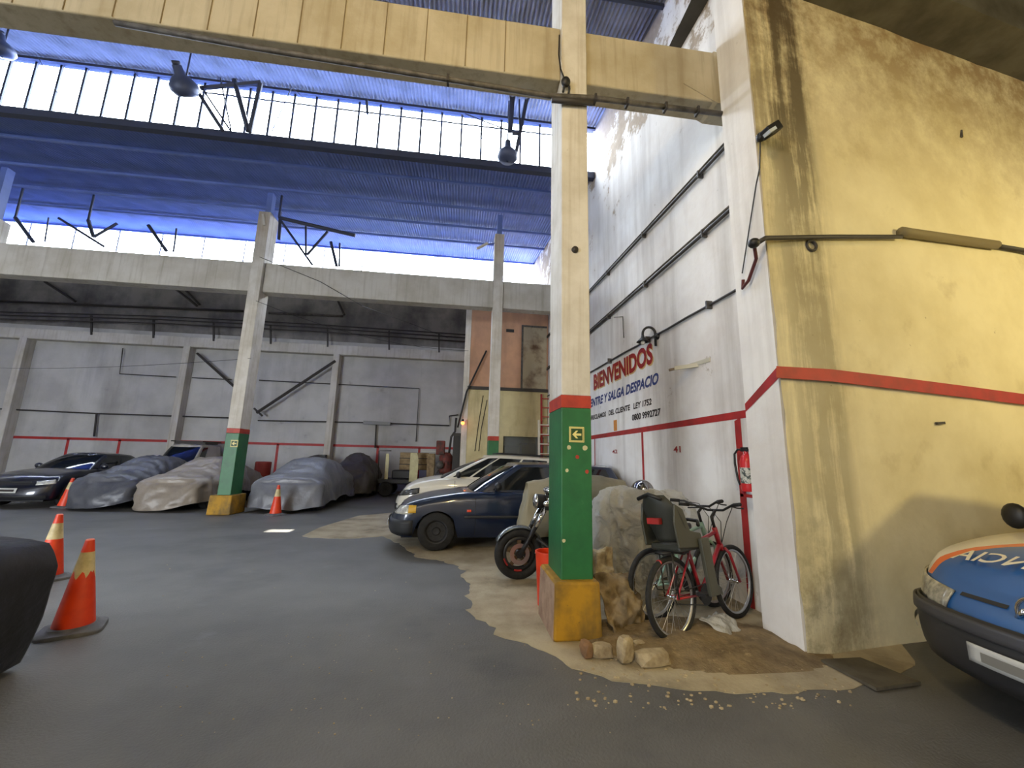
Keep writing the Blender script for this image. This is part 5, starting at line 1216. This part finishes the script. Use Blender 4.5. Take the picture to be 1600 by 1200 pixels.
# ================================================================== BICYCLES
M_bred = mat('bike_red', lin(176, 30, 44), .3, coat=.5, col2=lin(150, 26, 40), scale=4)
M_mint = mat('bike_mint', lin(150, 186, 168), .4, coat=.4)
def bicycle(label, loc, rz, lean, m, seat=True, child=False, wr_=.33, wbase=1.04, nm='bicycle'):
    t = thing(nm, label, 'bicycle', loc, rot=Matrix.Rotation(rz, 3, 'Z').to_quaternion().to_matrix().to_euler())
    t.rotation_euler = (Matrix.Rotation(rz, 3, 'Z') @ Matrix.Rotation(lean, 3, 'X')).to_euler()
    def wheel(x, name):
        q = MB(); q.torus(wr_-.022, .024, (x, 0, wr_), (0, 1, 0), 48, 10); o = q.build(name, M_rub, t, True)
        q = MB(); q.lathe([(wr_-.045, -.012), (wr_-.038, -.012), (wr_-.034, 0), (wr_-.038, .012), (wr_-.045, .012), (wr_-.06, .006), (wr_-.06, -.006), (wr_-.045, -.012)], 48, (x, 0, wr_), (0, 1, 0)); q.build('rim', M_alu, o, True)
        q = MB()
        for k in range(28):
            a = 2*PI*k/28; b = a+(.5 if k % 4 < 2 else -.5); y = .025 if k % 2 else -.025
            q.tube([(x+.02*math.cos(b), y, wr_+.02*math.sin(b)), (x+(wr_-.05)*math.cos(a), 0, wr_+(wr_-.05)*math.sin(a))], .0013, 4)
        q.build('spokes', M_alu, o)
        q = MB(); q.lathe([(.012, -.05), (.022, -.035), (.015, -.02), (.015, .02), (.022, .035), (.012, .05)], 14, (x, 0, wr_), (0, 1, 0), caps=True); q.build('hub', M_chrome, o, True)
    wheel(0, 'rear_wheel'); wheel(wbase, 'front_wheel')
    BB = V(.43, 0, .30); ST = V(.30, 0, .70); HT = V(.80, 0, .80); HB = V(.835, 0, .68)
    q = MB(); q.tube([ST, HT], .018, 10); q.build('top_tube', m, t, True)
    q = MB(); q.tube([BB, HB], .022, 10); q.build('down_tube', m, t, True)
    q = MB(); q.tube([BB, ST+(ST-BB).normalized()*.03], .018, 10); q.build('seat_tube', m, t, True)
    q = MB()
    for y in (-.055, .055):
        q.tube([(0, y, wr_), (.36, y*.5, BB.z)], .010, 8); q.tube([(0, y, wr_), ST+V(0, y*.5, -.02)], .009, 8)
    q.build('rear_stays', m, t, True)
    q = MB(); q.tube([HB, HT, HT+V(-.015, 0, .04)], .024, 10); q.build('head_tube', m, t, True)
    q = MB(); q.tube([HB, HB+V(.03, 0, -.05)], .03, 8)
    for y in (-.06, .06): q.tube([HB+V(.02, y*.6, -.03), HB+V(.05, y, -.08), (wbase, y, wr_)], .014, 8)
    q.build('fork', m, t, True)
    q = MB(); q.tube([HT, HT+V(-.035, 0, .14), HT+V(.05, 0, .20)], .015, 8); q.build('stem', M_black, t, True)
    hb_ = HT+V(.05, 0, .20)
    q = MB(); q.tube([hb_+V(-.12, -.31, .06), hb_+V(-.04, -.2, .05), hb_+V(0, -.08, 0), hb_+V(0, .08, 0), hb_+V(-.04, .2, .05), hb_+V(-.12, .31, .06)], .012, 8); q.build('handlebar', M_black, t, True)
    for s_ in (-1, 1):
        q = MB(); q.tube([hb_+V(-.07, s_*.235, .053), hb_+V(-.125, s_*.32, .062)], .018, 10); q.build('grip', M_rub, t, True)
        q = MB(); q.tube([hb_+V(-.03, s_*.18, .04), hb_+V(.04, s_*.2, .02), hb_+V(-.02, s_*.29, .02)], .007, 6); q.build('brake_lever', M_black, t, True)
        q = MB(); q.tube([hb_+V(-.02, s_*.17, .04), hb_+V(.10, s_*.12, .02), hb_+V(.12, s_*.03, -.12), HB+V(.04, 0, 0)], .004, 5); q.build('brake_cable', M_black, t, True)
    q = MB(); q.tube([ST, ST+(ST-BB).normalized()*.16], .013, 8); q.build('seat_post', M_alu, t, True)
    sp_ = ST+(ST-BB).normalized()*.17
    q = MB(); rows = []
    for i in range(9):
        f_ = i/8; wd = .075*(1-f_)**.6+.018; rows.append([sp_+V(-.12+.26*f_, wd*math.cos(2*PI*k/12), .02+.028*math.sin(2*PI*k/12)) for k in range(12)])
    q.grid(rows, True); q.build('saddle', M_black, t, True)
    q = MB(); q.lathe([(.0, 0), (.085, 0), (.09, .003), (.085, .006), (0, .006)], 28, BB+V(0, -.05, 0), (0, 1, 0)); q.build('chainring', M_black, t)
    for s_ in (-1, 1):
        q = MB(); e = BB+V(s_*.16, s_*.075, -s_*.04); q.bar(BB+V(0, s_*.07, 0), e, .014, .022); q.build('crank', M_alu, t)
        q = MB(); q.box(e+V(-.045, s_*.01-.0 if s_ > 0 else -.10, -.012), e+V(.045, .10 if s_ > 0 else -.01, .012)); q.build('pedal', M_black, t)
    q = MB(); q.tube([BB+V(0, -.047, .088), V(0, -.047, wr_+.04), V(-.03, -.047, wr_), V(0, -.047, wr_-.04), BB+V(0, -.047, -.088)], .005, 5); q.build('chain', M_black, t, True)
    if child:
        M_shell = mat('seat_shell', lin(48, 50, 46), .5); M_pad = mat('seat_grey', lin(66, 66, 56), .5)
        cs_ = bpy.data.objects.new('child_seat', None); C.objects.link(cs_); cs_.parent = t; cs_['label'] = 'dark grey plastic child seat over the rear wheel'
        # backrest shell, leaning back
        q = MB(); rows = []
        for i in range(13):
            f_ = i/12; z = .78+.39*f_; xb = -.03-.13*f_; wd = .15+.03*math.sin(PI*f_)-.05*max(0, f_-.75)/.25
            rows.append([V(xb+.15*abs(k)**2.2*(1-.55*f_), wd*k, z) for k in (-1, -.85, -.6, -.3, 0, .3, .6, .85, 1)])
        q.grid(rows); q.build('back_shell', M_shell, cs_, True, solid=.014)
        for s_ in (-1, 1):
            q = MB(); q.prism([(-.06, 0, .74), (.24, 0, .72), (.28, 0, .78), (.27, 0, .84), (.12, 0, .87), (.05, 0, 1.05), (-.06, 0, 1.10), (-.09, 0, .95)], (0, s_*.165-.012, 0), (0, .024, 0)); q.build('side_wing', M_pad, cs_, bevel=.01)
            q = MB(); q.prism([(.21, 0, .80), (.33, 0, .80), (.37, 0, .42), (.43, 0, .38), (.43, 0, .33), (.26, 0, .33), (.24, 0, .5)], (0, s_*.19-.02, 0), (0, .04, 0)); q.build('leg_guard', M_pad, cs_, bevel=.01)
        q = MB(); q.box((-.02, -.15, .70), (.28, .15, .76)); q.build('seat_pan', M_shell, cs_, bevel=.02)
        q = MB(); q.box((-.145, -.06, .93), (-.10, .06, .98)); q.build('red_sticker', M_red, cs_)
        q = MB(); q.tube([(-.16, -.12, 1.14), (-.17, 0, 1.18), (-.16, .12, 1.14)], .018, 8); q.build('head_rim', M_black, cs_, True)
        q = MB(); q.tube([(.30, -.14, .9), (.36, -.1, .93), (.37, 0, .94), (.36, .1, .93), (.30, .14, .9)], .016, 8); q.build('grab_bar', M_black, cs_, True)
        q = MB(); q.tube([(.0, -.06, .70), (.18, -.04, .66), ST+V(0, -.02, -.03)], .009, 6); q.tube([(.0, .06, .70), (.18, .04, .66), ST+V(0, .02, -.03)], .009, 6); q.bar((-.1, 0, .69), (.24, 0, .69), .10, .02)
        for y in (-.07, .07): q.tube([(0, y, wr_), (-.02, y*.9, .69)], .007, 6)
        q.build('carrier', M_black, cs_, True)
        q = MB(); q.ball((-.12, 0, .62), (.012, .03, .022)); q.build('rear_reflector', M_red, cs_, True)
    return t
bicycle('red bicycle with a child seat leaning beside the pier', (1.86, 3.50, 0), math.radians(27), math.radians(-5), M_bred, child=True, wbase=1.0, wr_=.33)
bicycle('dark bicycle with a mint frame tucked behind the red bicycle', (1.90, 3.93, 0), math.radians(22), math.radians(-4), M_mint, wr_=.32, wbase=.88)
q = MB(); p = atY(1062, 781, 4.8); q.tube([p+V(-.08, 0, .02), p+V(.03, 0, -.01), p+V(.10, 0, -.005)], [.022, .016, .012], 8); q.tube([p+V(.03, 0, -.01), p+V(.05, 0, -.25)], .01); tag(q.build('scooter_grip', M_black, None, True), 'black handlebar grip poking out of the plastic sheet', 'handlebar grip')

# ================================================================== RUBBLE ON THE FLOOR
M_stone = mat('rubble_stone', lin(176, 160, 128), .9, col2=lin(134, 118, 92), scale=9, bump=.5)
def chunk(label, c, r, seed, m=M_stone, rz=0, name='rubble_chunk', cat='rubble', tilt=0):
    bm = bmesh.new(); bmesh.ops.create_icosphere(bm, subdivisions=2, radius=1)
    for v in bm.verts:
        k = 1+.28*noise.noise(v.co*1.4+Vector((seed, 0, 0))); v.co = Vector((max(-.75, min(.75, v.co.x*k))*r[0]/.75, max(-.75, min(.75, v.co.y*k))*r[1]/.75, max(-.7, min(.7, v.co.z*k))*r[2]/.7))
    zmin = min(v.co.z for v in bm.verts)
    me = bpy.data.meshes.new(name); bm.to_mesh(me); bm.free(); me.materials.append(m)
    o = bpy.data.objects.new(name, me); C.objects.link(o); o.location = Vector(c)+V(0, 0, -zmin); o.rotation_euler = (tilt, 0, rz); return tag(o, label, cat)
chunk('pale rounded stone lying before the bicycle wheel', gp(1020, 1038), (.12, .07, .045), 1, rz=.1)
chunk('flat upright plaster piece between column base and bicycle', gp(977, 1036)+V(0, 0, .01), (.055, .045, .085), 5, rz=.4)
chunk('brown brick piece at the corner of the column base', gp(916, 1026), (.035, .06, .055), 9, mat('brick_brown', lin(140, 104, 70), .9, col2=lin(110, 84, 60), scale=8), rz=.2)
chunk('low block of broken render against the column base', gp(940, 1026), (.08, .06, .045), 13, rz=-.15)
chunk('small stone behind the plaster piece', gp(999, 1014), (.04, .035, .03), 17)
q = MB(); rows = []
for i in range(46):
    row = []
    for j in range(30):
        a, b = i/45*2-1, j/29*2-1; e = max(0, 1-(a*a+b*b))**.8; p = V(2.05+a*.95-b*.25, 3.50+b*.55, 0); row.append(p+V(0, 0, .002+e*(.07+.03*noise.noise(p*4)+.02*noise.noise(p*13))))
    rows.append(row)
q.grid(rows); tag(q.build('dirt_mound', M_dirt, None, True), 'low mound of sandy dirt around the bicycle wheels', 'dirt', None, 'stuff')
# loose crumbs on the floor
bm = bmesh.new(); 
for i in range(420):
    if i < 260: p = gp(rnd.uniform(900, 1330), rnd.uniform(1005, 1110))
    else: p = gp(rnd.uniform(250, 1000), rnd.uniform(880, 1150))
    s_ = rnd.uniform(.004, .016) if i < 260 else rnd.uniform(.002, .007)
    bmesh.ops.create_icosphere(bm, subdivisions=1, radius=s_, matrix=Matrix.Translation(p+V(0, 0, s_*.3)) @ Matrix.Diagonal((1, rnd.uniform(.6, 1), rnd.uniform(.4, .8), 1)))
me = bpy.data.meshes.new('floor_crumbs'); bm.to_mesh(me); bm.free(); me.materials.append(M_stone)
o = bpy.data.objects.new('floor_crumbs', me); C.objects.link(o); tag(o, 'loose pale crumbs of plaster scattered over the floor', 'crumbs', None, 'stuff')

# ================================================================== LAMPS OF THE ENTRANCE AISLE (behind and right of the camera)
def yard_lamp(label, P, energy, col, size=.35):
    t = thing('yard_lamp', label, 'lamp', P)
    q = MB(); q.lathe([(.04, .3), (.1, .25), (.12, .12), (.26, 0)], 24); q.build('shade', M_lampdk, t, True, solid=.006)
    q = MB(); q.tube([(0, 0, .28), (0, 0, 7.5-P[2])], .015); q.build('hanger', M_steel, t)
    l = bpy.data.lights.new('yard_bulb', 'POINT'); l.energy = energy; l.color = col; l.shadow_soft_size = .14
    lo = bpy.data.objects.new('yard_bulb', l); C.objects.link(lo); lo.parent = t; lo.location = (0, 0, -.16)
yard_lamp('warm bell lamp hanging in the entrance aisle outside the picture', (7.4, -.2, 4.0), 500, (1, .81, .34))
yard_lamp('warm bell lamp hanging behind the camera outside the picture', (-.6, -.7, 5.8), 430, (1, .71, .26))
